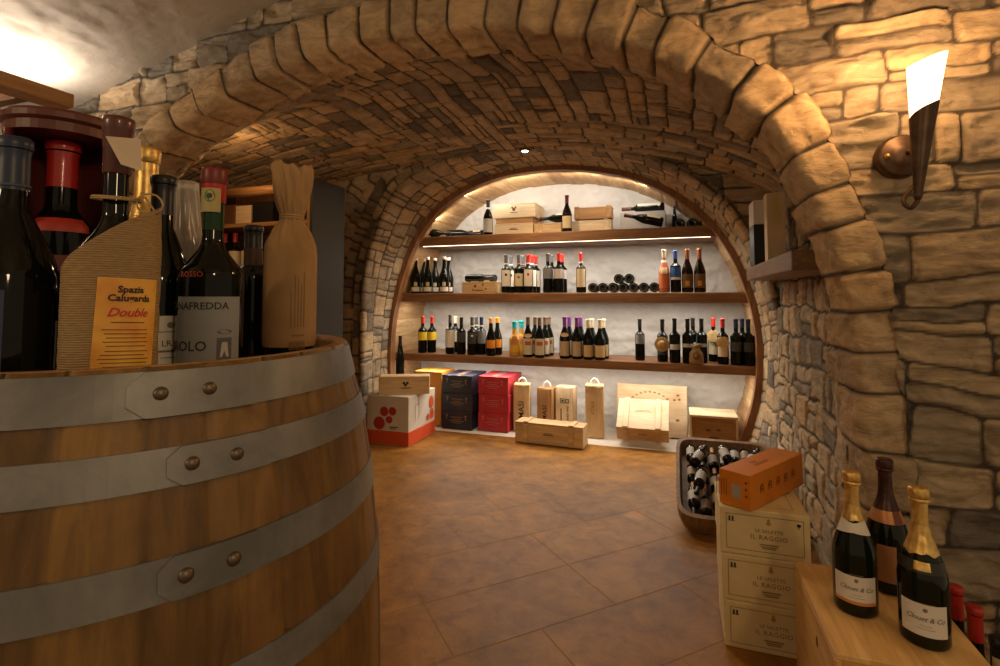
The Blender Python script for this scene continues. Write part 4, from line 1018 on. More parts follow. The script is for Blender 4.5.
b = std(lab=M_SKY, z0=.36, z1=.44, cap=M_BLACK, h=.31)(); place(b, shelf_x(700.8, 'low', 3.945), 3.945, SHZ['low'], None, 'black bottle behind the jute bag, nearer the red capped pair')
xg, yg = (shelf_x(695.3, 'low', 3.835)), 3.837
v, f = lathe_data([(0, 0), (.044, .002), (.048, .02), (.044, .075), (.030, .098), (.022, .104), (.034, .122), (.042, .130), (.030, .128), (0, .11)], 22)
v = [(x_, y_ * .42, z_ + (.008 * math.sin(x_ * 90) if z_ > .1 else 0)) for x_, y_, z_ in v]
bag = empty('jute_bag', (xg, 3.872 - .025, SHZ['low']), face_cam(xg, yg)); tag(bag, 'little tied jute bag standing before two black bottles', 'jute bag')
meshobj('sack', v, f, M_JUTE, bag, True); lathe('tie', [(.0235, .100), (.026, .103), (.0235, .107)], M_TWINE, bag, 18).scale = (1, .5, 1); o = disc_part('seal', bag, .017, .055, .022, mat('brown_seal', (.20, .11, .05), .7))
def collar(b, R_, z, m):
    vs, fs = [], []; n_ = 20
    for j, (q, dz) in enumerate(((.2, .030), (.6, .012), (1., -.012))):
        for i in range(n_ + 1):
            a = PI + PI * i / n_; vs.append((R_ * q * math.cos(a) * 1.05, -.036 - .006 * math.sin(PI * i / n_) - .002 * j, z + dz + R_ * q * math.sin(a) * .9))
    for j in range(2):
        for i in range(n_): fs.append((j * (n_ + 1) + i, j * (n_ + 1) + i + 1, (j + 1) * (n_ + 1) + i + 1, (j + 1) * (n_ + 1) + i))
    return meshobj('straw_collar', vs, fs, m, b, True)
b = std(lab=M_CREAM, cap=M_REDC, h=.31)(); collar(b, .050, .200, M_STRAW); b['r'] = .050; place(b, shelf_x(712.6, 'low', 4.05), 4.05, SHZ['low'], None, 'red capped bottle with a wide straw collar, nearer the jute bag')
b = std(lab=M_CREAM, cap=M_REDC, h=.31)(); collar(b, .042, .165, M_STRAW); b['r'] = .045; place(b, shelf_x(724.3, 'low', 3.90), 3.90, SHZ['low'], None, 'red capped bottle with a small straw collar, nearer the navy capped ones')
shelf_bottles(std(lab=M_DKLAB, z0=.3, z1=.5, cap=M_NAVY, h=.31), [(734, 3.87), (741.5, 3.96), (746.8, 3.872)], 'low', ['navy capped black bottle touching the red capped pair', 'navy capped black bottle in the second row at the shelf end', 'navy capped black bottle at the shelf end by the arch frame'], 'navy capped bottles at the shelf end')

# upright bottles on one shelf keep clear of each other
for key in ('top', 'mid', 'low'):
    q = [o for o in COL.objects if o.parent is None and o.get('r') and abs(o.location[2] - SHZ[key]) < .002 and abs(o.rotation_euler[0]) < .01 and o.location[1] > 3.8]
    for it in range(900):
        for i, a in enumerate(q):
            for b in q[i + 1:]:
                dx = b.location[0] - a.location[0]; dy = b.location[1] - a.location[1]; dd = math.hypot(dx, dy); need = a['r'] + b['r'] + .0022
                if dd < need:
                    ux, uy = (dx / dd, dy / dd) if dd > 1e-6 else (0, 1); k = (need - dd) / 2 * .6
                    # mostly move the rear one back
                    a.location[0] -= ux * k * .6; b.location[0] += ux * k * .6
                    (b if dy > 0 else a).location[1] += abs(uy) * k * 2
        for a in q: a.location[1] = min(max(a.location[1], 3.893), 4.22)

# ------------------------------------------------------------------ boxes on the niche floor and in front of it
FL = .0062
def carton(loc, size, m, label, group=None, rz=0., tape=None, cat='carton'):
    e = empty('carton', loc, rz); tag(e, label, cat, group); sx, sy, sz = size
    bm = bmesh.new(); vs_ = bbox(bm, (0, 0, sz / 2), size, .003, None, 2)
    bmesh.ops.subdivide_edges(bm, edges=bm.edges[:], cuts=1, use_grid_fill=True)
    for v in bm.verts:
        if abs(v.co.x) < .01 and abs(v.co.y) > sy / 2 - .002: v.co.y *= 1.006
    bmobj('body', bm, m, e)
    return e
M_WCARD = mottled('white_card', (.56, .50, .42), (.66, .60, .52), 4, .75, 0, .1); M_TOMATO = mat('tomato_red_print', (.62, .08, .02), .6)
wc = carton((-1.965, 3.50, .0012), (.335, .42, .345), M_WCARD, 'large white carton with red grape print and red bottom band')
sx, sy, sz = .335, .42, .345
def side(e, name, d, m, y, z, x): return flat(name, d, m, e, (x + .0012, y, z), (PI / 2, 0, PI / 2))
box('red_band', (0, -.0, .052), (sx + .0052, sy + .0062, .096), M_TOMATO, wc, .002)
front(wc, 'grape_print', join([disc2(-.005, .050, .034), disc2(.062, .055, .030), disc2(-.045, -.034, .046), disc2(.036, -.005, .027)]), mat('dark_red_print', (.42, .03, .02), .6), -.02, .185, -sy / 2 - .004)
front(wc, 'caption', join([rect2(-.035, .012, .035, .018), rect2(-.035, 0, .015, .005)]), M_INK, .055, .115, -sy / 2 - .004)
side(wc, 'grape_print', join([disc2(.02, .045, .034, 18, .046), disc2(.03, -.045, .030, 18, .040), disc2(-.035, -.06, .024)]), M_TOMATO, .12, .205, sx / 2 + .003)
side(wc, 'bottle_sketch', join([rect2(-.055, -.07, -.050, .05), rect2(.0, -.05, .005, .07), rect2(-.05, .05, .0, .055)]), mat('sketch_grey', (.30, .27, .24), .7), -.06, .22, sx / 2 + .003)
box('packing_tape', (-.01, 0, .3462), (.05, .41, .0012), mat('packing_tape', (.42, .33, .22), .3), wc, 0)
sb = empty('wooden_box', (-1.905, 3.43, .3482), R(24)); tag(sb, 'single bottle wooden box with a black crest lying on the white carton', 'wooden wine box')
box('body', (0, 0, .064), (.36, .125, .128), M_PINE['x'], sb, .0015); box('end_panel', (-.1812, 0, .064), (.003, .110, .112), M_HONEY['y'], sb, .001)
front(sb, 'crest', join([disc2(-.012, .008, .010), disc2(.012, .008, .010), disc2(0, -.006, .010), rect2(-.04, -.028, .04, -.024), rect2(-.03, -.034, .03, -.031)]), M_INK, .01, .072, -.0625)
M_ORCARD = mottled('orange_card', (.62, .24, .03), (.72, .32, .05), 4, .6, 0, .05)
oc1 = carton((-1.955, 4.03, FL), (.25, .27, .215), M_ORCARD, 'orange carton on the niche floor under another one, behind the white carton', 'orange cartons'); oc2 = carton((-1.955, 4.03, FL + .2162), (.25, .27, .215), M_ORCARD, 'topmost orange carton behind the white carton', 'orange cartons')
for e in (oc1, oc2): box('packing_tape', (0, 0, .2156), (.05, .262, .0008), mat('orange_tape', (.75, .40, .08), .3), e, 0)
M_BLUCARD = mottled('navy_card', (.012, .014, .030), (.022, .025, .05), 5, .45, 0, .05); M_REDCARD = mottled('red_card', (.40, .018, .032), (.50, .03, .045), 5, .5, 0, .05)
def stack(x, y, w, d, hh, m, names, grp, ink, rz=0.):
    for i, nm in enumerate(names):
        e = carton((x + (.004 if i == 1 else 0) , y - .003 * (i == 0), FL + i * (hh + .0012)), (w, d, hh), m, nm, grp, rz)
        front(e, 'glass_symbol', join([rect2(-.004, -.012, .004, .012), rect2(-.009, .012, .009, .024), rect2(-.009, -.014, .009, -.012)]), ink, w * .30, hh * .62, -d / 2 - .0015)
        front(e, 'glass_symbol', join([rect2(-.004, -.012, .004, .012), rect2(-.009, .012, .009, .024)]), ink, -w * .33, hh * .66, -d / 2 - .0015)
        front(e, 'lettering', join([rect2(-.05, .030, .05, .036), rect2(-.035, .014, .035, .019), rect2(-.06, 0, .06, .006), rect2(-.04, -.014, .04, -.009)]), ink, 0, hh * .45, -d / 2 - .0015)
        box('packing_tape', (0, 0, hh + .0003), (.05, d - .01, .0006), mat('clear_tape', (.25, .15, .12), .25), e, 0)
pa = onY(457.5, 400, 3.83)[0]; stack(pa - .008, 4.0, .255, .33, .1395, M_BLUCARD, ['navy blue carton at the bottom of its stack of three', 'navy blue carton in the middle of its stack of three', 'navy blue carton on top of its stack of three'], 'navy cartons', mat('dull_gold_print', (.22, .17, .10), .5))
pa = onY(491.5, 400, 3.86)[0]; stack(pa + .014, 4.035, .25, .33, .1395, M_REDCARD, ['red carton at the bottom of its stack of three', 'red carton in the middle of its stack of three', 'red carton on top of its stack of three'], 'red cartons', mat('pale_red_print', (.60, .16, .15), .5), R(-2))
# standing single bottle boxes with rope handles
M_ROPE = mottled('white_rope', (.62, .55, .44), (.76, .70, .58), 120, .9)
def upright_box(px, y, w, d, hh, rz, m, label, text=None, rope=True, tw_=0., emblem=False):
    x = onY(px, 400, y)[0]; e = empty('wooden_bottle_box', (x, y + d / 2, FL), rz); tag(e, label, 'wooden wine box', None)
    box('body', (0, 0, hh / 2), (w, d, hh), m, e, .002); box('sliding_lid', (0, -d / 2 - .0008, hh * .5), (w - .022, .004, hh - .016), m, e, .001)
    if rope:
        pts = [(.032 * math.cos(PI * i / 14), 0, hh - .002 + .045 * math.sin(PI * i / 14)) for i in range(15)]
        tube('rope_handle', pts, .0055, M_ROPE, e, 8)
    if text:
        v, f = text_mesh(text[0], text[1], 0, 1.0, .0004)
        o = meshobj('lettering', [(-q[1], q[0], 0) for q in v], f, M_INK, e); o.location = (text[2], -d / 2 - .0038, hh * text[3]); o.rotation_euler = (PI / 2, 0, 0)
    return e
upright_box(520.5, 3.92, .125, .11, .365, R(8), M_PINE['z'], 'upright wooden box with rope handle next to the red cartons', ('MASI', .062, 0, .47))
upright_box(545.5, 3.95, .125, .11, .34, R(-12), M_HONEY['z'], 'darker upright wooden box with rope handle, second from the red cartons', ('MASI', .055, .005, .45))
e = upright_box(565, 3.97, .14, .11, .355, R(-6), M_PALE['z'], 'pale upright wooden box without a rope, showing a round emblem', ('GRANDI VINI', .024, .028, .40), False)
front(e, 'emblem', join([frame2(-.018, -.018, .018, .018, .005), disc2(-.0, 0, .008), frame2(.024, -.016, .052, .016, .006)]), M_INK, -.014, .25, -.058)
front(e, 'emblem', rect2(-.004, -.05, .004, .05), M_INK, -.025, .14, -.058)
e = upright_box(593.5, 3.93, .135, .125, .385, R(6), M_PINE['z'], 'upright wooden box with rope handle standing alone beside the crates', None)
v, f = text_mesh('VITALE', .030, 0, 1.1, .0002); o = meshobj('lettering', [(-q[1], q[0], 0) for q in v], f, mat('brown_print', (.22, .12, .06), .8), e); o.location = (-.012, -.0665, .22); o.rotation_euler = (PI / 2, 0, 0)
# long battened box lying in front of them
lb_ = crate('wooden_box', (onY(549, 440, 3.64)[0], 3.71, .0062), (.50, .145, .145), R(-4), M_PINE['x'], 'long battened wooden box lying before the upright boxes', battens=(-.17, .165), mark=brand_mark('line'))
# crates at the right of the niche floor
xa, xb = onY(615.5, 420, 4.03)[0], onY(688, 420, 4.03)[0]
e = empty('wooden_crate', ((xa + xb) / 2, 4.12, FL), rot=(R(-8), 0, 0)); tag(e, 'big flat pale wooden crate standing on its side with arched lettering', 'wooden crate')
w_ = xb - xa; box('body', (0, .05, .19), (w_, .13, .38), M_PALE['x'], e, .002); box('lid', (0, -.0195, .19), (w_ - .012, .009, .37), M_PALE['x'], e, .001)
an = []
for i in range(9): a = (i - 4) * .17; an.append(shift(rect2(-.009, -.005, .009, .005), .20 * math.sin(a), .20 * math.cos(a) - .20))
front(e, 'lettering', join(an), M_HONEY['x'], -.01, .325, -.0245); front(e, 'knot', join([disc2(.19, .06, .012, 12, .008), disc2(.20, .03, .009), disc2(.165, .025, .010, 12, .008), disc2(.185, -.12, .014, 12, .010)]), mat('knot_brown', (.28, .12, .04), .7), 0, .25, -.0245)
xa, xb = onY(617.5, 430, 3.86)[0], onY(669, 430, 3.86)[0]
e = empty('wooden_crate', ((xa + xb) / 2, 3.835, .040), rot=(R(33), 0, 0)); tag(e, 'battened wooden crate tilted up against the big flat crate', 'wooden crate')
w_ = xb - xa; box('body', (0, .145, .055), (w_, .29, .11), M_PINE['x'], e, .002); box('lid', (0, .145, .1145), (w_, .29, .009), M_PALE['x'], e, .001)
for bx in (-.115, .105): box('batten', (bx, .145, .124), (.036, .288, .011), M_PALE['y'], e, .001)
for bx in (-.115, .105): box('batten', (bx, -.0045, .055), (.036, .009, .108), M_PINE['z'], e, .001)
front(e, 'emblem', rect2(-.03, 0, .03, .006), mat('burnt_brand', (.13, .06, .03), .8), 0, .06, .0)
flat('emblem', join([rect2(-.06, 0, .06, .004), rect2(-.05, .012, .05, .015)]), mat('burnt_brand', (.13, .06, .03), .8), e, (0, .16, .1197), (0, 0, 0))
xa, xb = onY(690, 430, 3.80)[0], onY(738.5, 430, 3.80)[0]; w_ = xb - xa
e = empty('wooden_box', ((xa + xb) / 2, 3.93, FL), R(0)); tag(e, 'wooden box with a raised front frame and vine mark behind the bin of bottles', 'wooden wine box')
box('body', (0, 0, .118), (w_, .25, .236), M_HONEY['x'], e, .002); box('lid', (0, 0, .2425), (w_ + .002, .252, .012), M_PALE['x'], e, .001)
for s in (-1, 1): box('frame_side', (s * (w_ / 2 - .007), -.128, .124), (.014, .012, .224), M_PALE['z'], e, .001)
box('frame_top', (0, -.1285, .241), (w_, .013, .014), M_PALE['x'], e, .001)
brand_mark('vine')(e, w_, .25, .25); flat('paper_label', rect2(-.025, -.018, .025, .018), M_PAPER, e, (-.05, -.02, .2492), (0, 0, .1))
# slender bottle on the white carton, by the arch post
b = make_bottle('flute', .395, .034, M_GLASS, M_BLACK, .80, [], rn=.0125); bx_ = onY(400, 372, 3.66); place(b, bx_[0], 3.66, .3482, None, 'slender black bottle standing on the white carton by the arch post')

# ------------------------------------------------------------------ right foreground: crate with sparkling wine
CX0, CX1, CY0, CY1, CZ = .292, .574, 1.262, 1.655, .324
e = empty('wooden_crate', ((CX0 + CX1) / 2, (CY0 + CY1) / 2, .0008)); tag(e, 'knotty wooden crate carrying three sparkling wine bottles by the stone wall', 'wooden crate')
sx, sy = CX1 - CX0, CY1 - CY0
M_CR = {a: wood('crate_pine', (.56, .31, .09), (.90, .60, .25), a, 3.6, .45) for a in 'xyz'}
for s in (-1, 1): box('side_panel', (s * (sx / 2 - .0065), 0, (CZ - .013) / 2), (.013, sy - .001, CZ - .0135), M_CR['y'], e, .001)
box('end_panel', (0, -sy / 2 + .013, (CZ - .013) / 2), (sx - .028, .012, CZ - .014), M_CR['x'], e, .001); box('end_panel', (0, sy / 2 - .007, (CZ - .013) / 2), (sx - .028, .012, CZ - .014), M_CR['x'], e, .001)
box('lid', (0, 0, CZ - .0065), (sx, sy, .0125), M_CR['y'], e, .0015); box('bottom', (0, 0, .008), (sx - .028, sy - .03, .012), M_CR['y'], e, .001)
kn = mat('dark_knot', (.10, .04, .012), .6)
for q in ((-.10, .17), (-.055, .225), (.03, .255)): flat('knot', disc2(0, 0, .009, 12, .013), kn, e, (-sx / 2 - .0006, -sy / 2 + .12 + q[0], q[1]), (PI / 2, 0, -PI / 2))
M_CHG = mat('champagne_bottle_glass', (.006, .009, .004), .05, spec=.4)
def champ(px, py, foil, label, collar=None, h=.315, lab=True, foil_z=.585):
    p = onZ(px, py, CZ); b = make_bottle('champagne', h, .0445, M_CHG, None, .9, [], rn=.0140, n=40, name='champagne_bottle')
    pf = prof('champagne', h, .0445, .0140)
    n, vs, fs = 48, [], []
    zs = [foil_z * h + (h * .925 - foil_z * h) * i / 26 for i in range(27)]
    for j, z in enumerate(zs):
        for i in range(n):
            a = 2 * PI * i / n; zz = z + (.0016 * math.sin(a * 9) + .0022 * math.sin(a * 4 + 1)) * max(0, 1 - j / 4.)
            r_ = rad_at(pf, min(zz, .98 * h)) + .0009 + .0006 * math.sin(a * 11 + z * 300) * math.sin(z * 420); vs.append((r_ * math.cos(a), r_ * math.sin(a), zz))
    k = len(zs)
    for rr, z in ((.0172, .93 * h), (.0182, .94 * h), (.0186, .985 * h), (.0172, .997 * h), (.0120, 1.002 * h)):
        for i in range(n):
            a = 2 * PI * i / n; q = 1 + .03 * math.sin(a * 8 + z * 400); vs.append((rr * q * math.cos(a), rr * q * math.sin(a), z))
        k += 1
    c0 = len(vs); vs.append((0, 0, 1.003 * h))
    for j in range(k - 1):
        for i in range(n): i2 = (i + 1) % n; fs.append((j * n + i, j * n + i2, (j + 1) * n + i2, (j + 1) * n + i))
    for i in range(n): fs.append(((k - 1) * n + i, (k - 1) * n + (i + 1) % n, c0))
    meshobj('neck_foil', vs, fs, foil, b, True)
    lathe('wire_cage', [(.0178, .905 * h), (.0188, .912 * h), (.0188, .922 * h), (.0178, .929 * h)], foil, b, 30)
    place(b, p[0], p[1], CZ + .0008, None, label, 'sparkling wine bottle'); return b
M_ROSEFOIL = mottled('dark_bronze_foil', (.035, .012, .010), (.075, .025, .018), 50, .3, .4, .3, .002)
def lettering(lb, r, z0, ink):
    wraptext('lettering', 'Clouet & Co', .0138, r, z0 + .052 * .55, ink, lb, .05, .35, .95)
    wrap('lettering', join([shift(disc2(0, 0, .0042), 0, .018), shift(lines2(1, .034, .004, .0011, rs), 0, .030), shift(lines2(1, .026, .004, .0009, rs), 0, -.014), shift(lines2(1, .034, .004, .0009, rs), 0, -.020)]), r, z0 + .052 * .55, mat('grey_ink', (.2, .17, .14), .7), lb, .05)
b = champ(856, 609, M_GOLDFOIL, 'sparkling wine bottle with gold neck foil and a white neck bow, nearest the cream cartons', foil_z=.655); h = .315
lb = patch('label', .0452, .030, .092, 1.0, M_PAPER, b, 0, 20); patch('label_stripe', .0455, .030, .037, 1.0, mat('orange_stripe', (.62, .24, .05), .5), b, 0, 20); lettering(lb, .0457, .036, M_INK)
pf = prof('champagne', h, .0445, .0140)
def wing(b):
    """white neck collar shaped like a bow tie"""
    vs, fs = [], []; n_ = 24
    for i in range(n_ + 1):
        t = (i / n_ - .5) * 2; a = -PI / 2 + t * 1.25; wob = .010 + .010 * abs(t)
        for zz in (.196 - wob * 1.2 + .006 * abs(t), .196, .196 + wob * .7): r_ = rad_at(pf, zz) + .0022; vs.append((r_ * math.cos(a), r_ * math.sin(a), zz))
    for i in range(n_):
        for k in range(2): fs.append((i * 3 + k, (i + 1) * 3 + k, (i + 1) * 3 + k + 1, i * 3 + k + 1))
    return meshobj('neck_label', vs, fs, M_PAPER, b, True)
wing(b)
b = champ(889, 588, M_ROSEFOIL, 'dark sparkling wine bottle with bronze foil and copper neck band behind the other two', h=.318)
rr = [(rad_at(pf, .168 + .028 * i / 4) + .0024, .168 + .028 * i / 4) for i in range(5)]; nb = patch('neck_label', .03, 0, 1, 1.5, mat('copper_label', (.50, .22, .08), .4, .3), b, 0, 24, rr)
o = patch('seal', .03, 0, 1, .30, mat('dark_seal_print', (.16, .04, .02), .4), b, .75, 10, [(q + .0005, z) for q, z in rr])
patch('label', .0452, .030, .118, .45, mat('copper_brown_label', (.36, .17, .07), .45), b, -.05, 16)
b = champ(925, 640, M_GOLDFOIL, 'sparkling wine bottle with gold foil and a round gold seal, nearest the crate front', h=.318)
lb = patch('label', .0452, .028, .092, .95, M_PAPER, b, 0, 20); lettering(lb, .0457, .034, M_INK)
rr = [(rad_at(pf, .152 + .022 * i / 4) + .0020, .152 + .022 * i / 4) for i in range(5)]; patch('neck_label', .03, 0, 1, 1.3, mat('black_gold_label', (.03, .025, .018), .35), b, 0, 24, rr); patch('seal', .03, 0, 1, .36, M_GOLDFOIL, b, 0, 10, [(q + .0006, z) for q, z in rr[1:]])

# bottles on the floor between crate and wall
for px, Yb, h_, cap, tx, kind in ((950, 1.56, .36, M_REDCAP, 'red capsule bottle on the floor behind the crate, closest to the bottles on it', 'bordeaux'), (967, 1.475, .36, M_REDCAP, 'second red capsule bottle on the floor beside the crate', 'bordeaux'), (983, 1.385, .345, M_BLACK, 'black capsule bottle with a cream top label beside the crate', 'bordeaux'), (1003, 1.28, .41, M_BLACK, 'tall black bottle at the wall beyond the crate corner', 'champagne')):
    x_ = onY(px, 600, Yb)[0]; b = make_bottle(kind, h_, .037, M_GLASS, cap, .80, [('label', .2, .5, 1.0, M_CREAM)])
    if h_ == .345: patch('neck_label', .0152, .81 * h_, .90 * h_, .8, M_CREAM, b)
    place(b, max(x_, CX1 + .042), Yb, .0008, None, tx, 'wine bottle')

# ------------------------------------------------------------------ cream cartons with the orange gift box
M_CREAMC = mottled('cream_carton', (.70, .57, .29), (.80, .67, .38), 4, .6, 0, .05); M_CLINE = mat('gold_brown_print', (.26, .17, .06), .6)
sx, sy, sz = .244, .235, .1355
for i, (dx, tx) in enumerate(((.006, 'cream wine carton at the bottom of the stack of three'), (.003, 'cream wine carton in the middle of the stack of three'), (0, 'cream wine carton on top of its stack, below the orange box'))):
    e = carton((.234 + dx, 1.757 + sy / 2 + .002 * i, .0008 + i * (sz + .0012)), (sx, sy, sz), M_CREAMC, tx, 'cream cartons')
    y_ = -sy / 2 - .0008
    front(e, 'frame_print', frame2(-.105, -.052, .105, .052, .0016), M_CLINE, 0, sz * .50, y_)
    for s in (0,): flat('lettering', text_mesh('LE SALETTE', .0135, 0, 1.12, .0001), M_CLINE, e, (.012, y_ - .0014, sz * .57), (PI / 2, 0, 0)); flat('lettering', text_mesh('IL RAGGIO', .0185, 0, 1.15, .0001), M_CLINE, e, (.012, y_ - .0014, sz * .43), (PI / 2, 0, 0))
    front(e, 'crest', join([disc2(0, 0, .0065), disc2(0, .009, .004)]), mat('ochre_print', (.42, .26, .05), .6), .012, sz * .75, y_); front(e, 'lettering', join([rect2(-.026, 0, .026, .0035), rect2(-.022, -.006, .022, -.003), rect2(-.018, -.011, .018, -.008)]), M_CLINE, .012, sz * .27, y_)
    front(e, 'handling_symbol', join([rect2(-.0075, -.007, -.0025, .006), rect2(.0015, -.007, .0065, .006), rect2(-.0095, -.0085, -.0005, -.007), rect2(0, -.0085, .009, -.007)]), mat('dark_symbol', (.03, .03, .02), .7), -.090, sz * .78, y_)
    if i == 2:
        front(e, 'handling_symbol', join([disc2(0, 0, .006, 12, .0045), rect2(-.001, -.010, .001, 0)]), mat('dark_symbol', (.03, .03, .02), .7), .092, sz * .78, y_); flat('frame_print', frame2(-.085, -.085, .085, .085, .0016), M_CLINE, e, (0, 0, sz + .0008), (0, 0, 0))
        flat('lettering', join([rect2(-.03, 0, .03, .008)]), M_CLINE, e, (.07, .06, sz + .0010), (0, 0, 0))
ztop = .0008 + 3 * (sz + .0012)
A = onZ(719.3, 504, ztop); B_ = onZ(751, 512.5, ztop); D = onZ(803.5, 485, ztop)
az = math.atan2(D[1] - B_[1], D[0] - B_[0]); ln_ = math.hypot(D[0] - B_[0], D[1] - B_[1]); wd = .098
cx_, cy_ = B_[0] + math.cos(az) * ln_ / 2 - math.sin(az) * wd / 2, B_[1] + math.sin(az) * ln_ / 2 + math.cos(az) * wd / 2
e = empty('gift_box', (cx_, cy_, ztop + .0014), az); tag(e, 'orange gift box lying across the topmost cream carton', 'gift box')
M_ORB = mottled('orange_gift_card', (.68, .22, .012), (.74, .25, .02), 3, .45, 0, .02); orp = mat('dark_orange_print', (.26, .06, .01), .5)
bm = bmesh.new(); bbox(bm, (0, 0, .052), (ln_, wd, .104), .002, None, 2); bmobj('body', bm, M_ORB, e)
for j in range(5):
    x0 = -ln_ / 2 + .07 + j * .054
    front(e, 'pattern', join([rect2(-.011, -.012, -.006, .012), rect2(.006, -.012, .011, .012), rect2(-.006, -.002, .006, .003), disc2(0, .012, .004)]), orp, x0, .052, -wd / 2)
flat('lettering', join([shift(text_mesh('Brut', .022, .2, 1., 0), -.01, .012), shift(lines2(2, .10, .008, .003, rs), 0, -.006)]), orp, e, (-.03, 0, .1046), (0, 0, 0))
flat('care_print', join([lines2(5, .06, .008, .002, rs)]), orp, e, (-ln_ / 2 - .0012, .026, .052), (PI / 2, PI / 2, -PI / 2)); flat('care_print', join([disc2(0, .02, .004), disc2(0, 0, .004), disc2(0, -.02, .004)]), orp, e, (-ln_ / 2 - .0012, -.036, .06), (PI / 2, 0, -PI / 2))
flat('paper_label', rect2(-.014, -.020, .014, .020), mat('grey_sticker', (.42, .38, .33), .6), e, (-ln_ / 2 - .0013, -.006, .048), (PI / 2, 0, -PI / 2))

# ------------------------------------------------------------------ display bin full of bottles
bin_ = empty('display_bin', (.215, 2.80, .0008)); tag(bin_, 'sloping half barrel bin filled with small bottles on short feet', 'bin')
SL = math.atan2(.095, .315)
def bin_top(y): return .178 + .095 * (y / .315)
def bin_shell():
    n = 96; vs, fs = [], []
    def outline(a, k):
        c_, s_ = math.cos(a), math.sin(a); q = (abs(c_) ** 8 + abs(s_) ** 8) ** -.125
        return .235 * k * q * c_, .315 * k * q * s_
    rows = []
    for k, kind in ((.90, 'b'), (.92, 'b2'), (.98, 'm'), (1.0, 't'), (.93, 't2'), (.90, 'i'), (.88, 'ib')):
        row = []
        for i in range(n):
            a = 2 * PI * i / n; x_, y_ = outline(a, k); tz = bin_top(y_)
            z_ = {'b': tz - .078, 'b2': tz - .082, 'm': tz - .04, 't': tz, 't2': tz + .001, 'i': tz - .03, 'ib': tz - .054}[kind]
            g_ = .002 * (1 if (i // 3 % 2) else -1) if kind in ('m', 't') else 0
            row.append(len(vs)); vs.append((x_ * (1 + g_), y_ * (1 + g_), max(z_, .0)))
        rows.append(row)
    for r0, r1 in zip(rows[:-1], rows[1:]):
        for i in range(n): i2 = (i + 1) % n; fs.append((r0[i], r0[i2], r1[i2], r1[i]))
    fs.append(tuple(rows[-1])); fs.append(tuple(reversed(rows[0])))
    return meshobj('tub', vs, fs, wood('bin_oak', (.15, .08, .032), (.36, .21, .09), 'z', 6), bin_)
bin_shell()
for sx_, sy_ in ((-1, -1), (1, -1), (-1, 1), (1, 1)): hh_ = bin_top(sy_ * .22) - .084; box('leg', (sx_ * .15, sy_ * .22, hh_ / 2), (.045, .045, hh_), M_BROWN['z'], bin_, .003)
# bottles lie in layers that follow the slope
M_TIP = mat('cork_foil', (.60, .33, .16), .45); M_LILAC = mat('pale_label', (.34, .25, .18), .6)
def small(cap, lab, glass=M_GLASS): return make_bottle('bordeaux', .176, .0245, glass, cap, .76, [('label', .15, .5, 1.3, lab)])
kinds = [small(M_TIP, M_LILAC), small(M_BLACK, M_SKY, M_GLASSB), small(M_TAN, M_BROWNLAB)]
used = [False] * 3; rb = random.Random(21); nb_ = 0
ORD = ['first', 'second', 'third', 'fourth', 'fifth', 'sixth', 'seventh', 'eighth']
def bin_bottle(xo, s_, up, azd, zoff, label, roll):
    k = rb.randrange(3); o = kinds[k] if not used[k] else copy_tree(kinds[k]); used[k] = True
    d_ = Vector((math.sin(azd) * math.cos(SL), math.cos(azd) * math.cos(SL), math.sin(SL))); mid_ = Vector((.215 + xo, 2.80 + s_ * math.cos(SL), bin_top(s_ * math.cos(SL)) - .026 + zoff))
    ax = d_ if up else -d_; o.location = mid_ - ax * .088
    o.rotation_euler = (ax.to_track_quat('Z', 'Y').to_matrix() @ Matrix.Rotation(roll, 3, 'Z')).to_euler(); tag(o, label, 'wine bottle', 'small bottles in the bin')
WORDS = ['front row', 'middle row', 'rear row']
for ri, (s_, xs2) in enumerate(((-.182, [-.159, -.106, -.053, 0, .053, .106, .159]), (.002, [-.159, -.106, -.053, 0, .053, .106, .159]), (.186, [-.159, -.106, -.053, 0, .053, .106, .159]))):
    for ci, xo in enumerate(xs2):
        up = rb.random() > .5 if ri else ci % 3 == 1; bin_bottle(xo, s_ + rb.uniform(-.003, .003), up, R(rb.uniform(-.5, .5)), 0, f'{ORD[ci]} small bottle from the open floor in the {WORDS[ri]} of the bin', PI + rb.uniform(-.7, .7))
for k, (xo, s_, up, azd) in enumerate(((-.13, -.12, False, 12), (-.01, -.14, True, -20), (.11, -.12, False, 8), (-.12, .11, True, 22), (.01, .10, False, -14), (.13, .12, True, 24))):
    bin_bottle(xo, s_, up, R(azd), .0555, f'{ORD[k]} loose small bottle on top of the others, counted from the bin front corner', PI + rb.uniform(-.6, .6))
for k in range(3):
    if not used[k]:
        for ch in list(kinds[k].children): bpy.data.objects.remove(ch)
        bpy.data.objects.remove(kinds[k])

# ------------------------------------------------------------------ bracket shelf on the right tunnel wall
XW = .40
Ya, Yb2 = 2.02, 3.25
e = empty('wall_shelf', ((XW + .62) / 2, (Ya + Yb2) / 2, 1.212)); tag(e, 'short thick wooden ledge set into the right stone wall', 'shelf')
bm = bmesh.new(); bbox(bm, (.018, 0, -.035), (.305, Yb2 - Ya, .07), .005, None, 2); bmobj('plank', bm, wood('ledge_timber', (.15, .075, .028), (.34, .19, .078), 'y', 5), e)
e['label'] = 'thick wooden ledge set into the stone wall carrying two upright bottle boxes'
yb = 2.93; p = onY(757, 240, yb)
def tall_carton(x, y, w, d, hh, rz, label, parts):
    e = empty('bottle_carton', (x, y, 1.2128), rz); tag(e, label, 'carton'); 
    for nm, z0, z1, m in parts: box(nm, (0, 0, (z0 + z1) / 2), (w, d, z1 - z0 - .0006), m, e, .0012)
    return e
M_BCARD = mat('black_card', (.012, .012, .014), .4); M_PCARD = mat('pale_grey_card', (.68, .64, .60), .6)
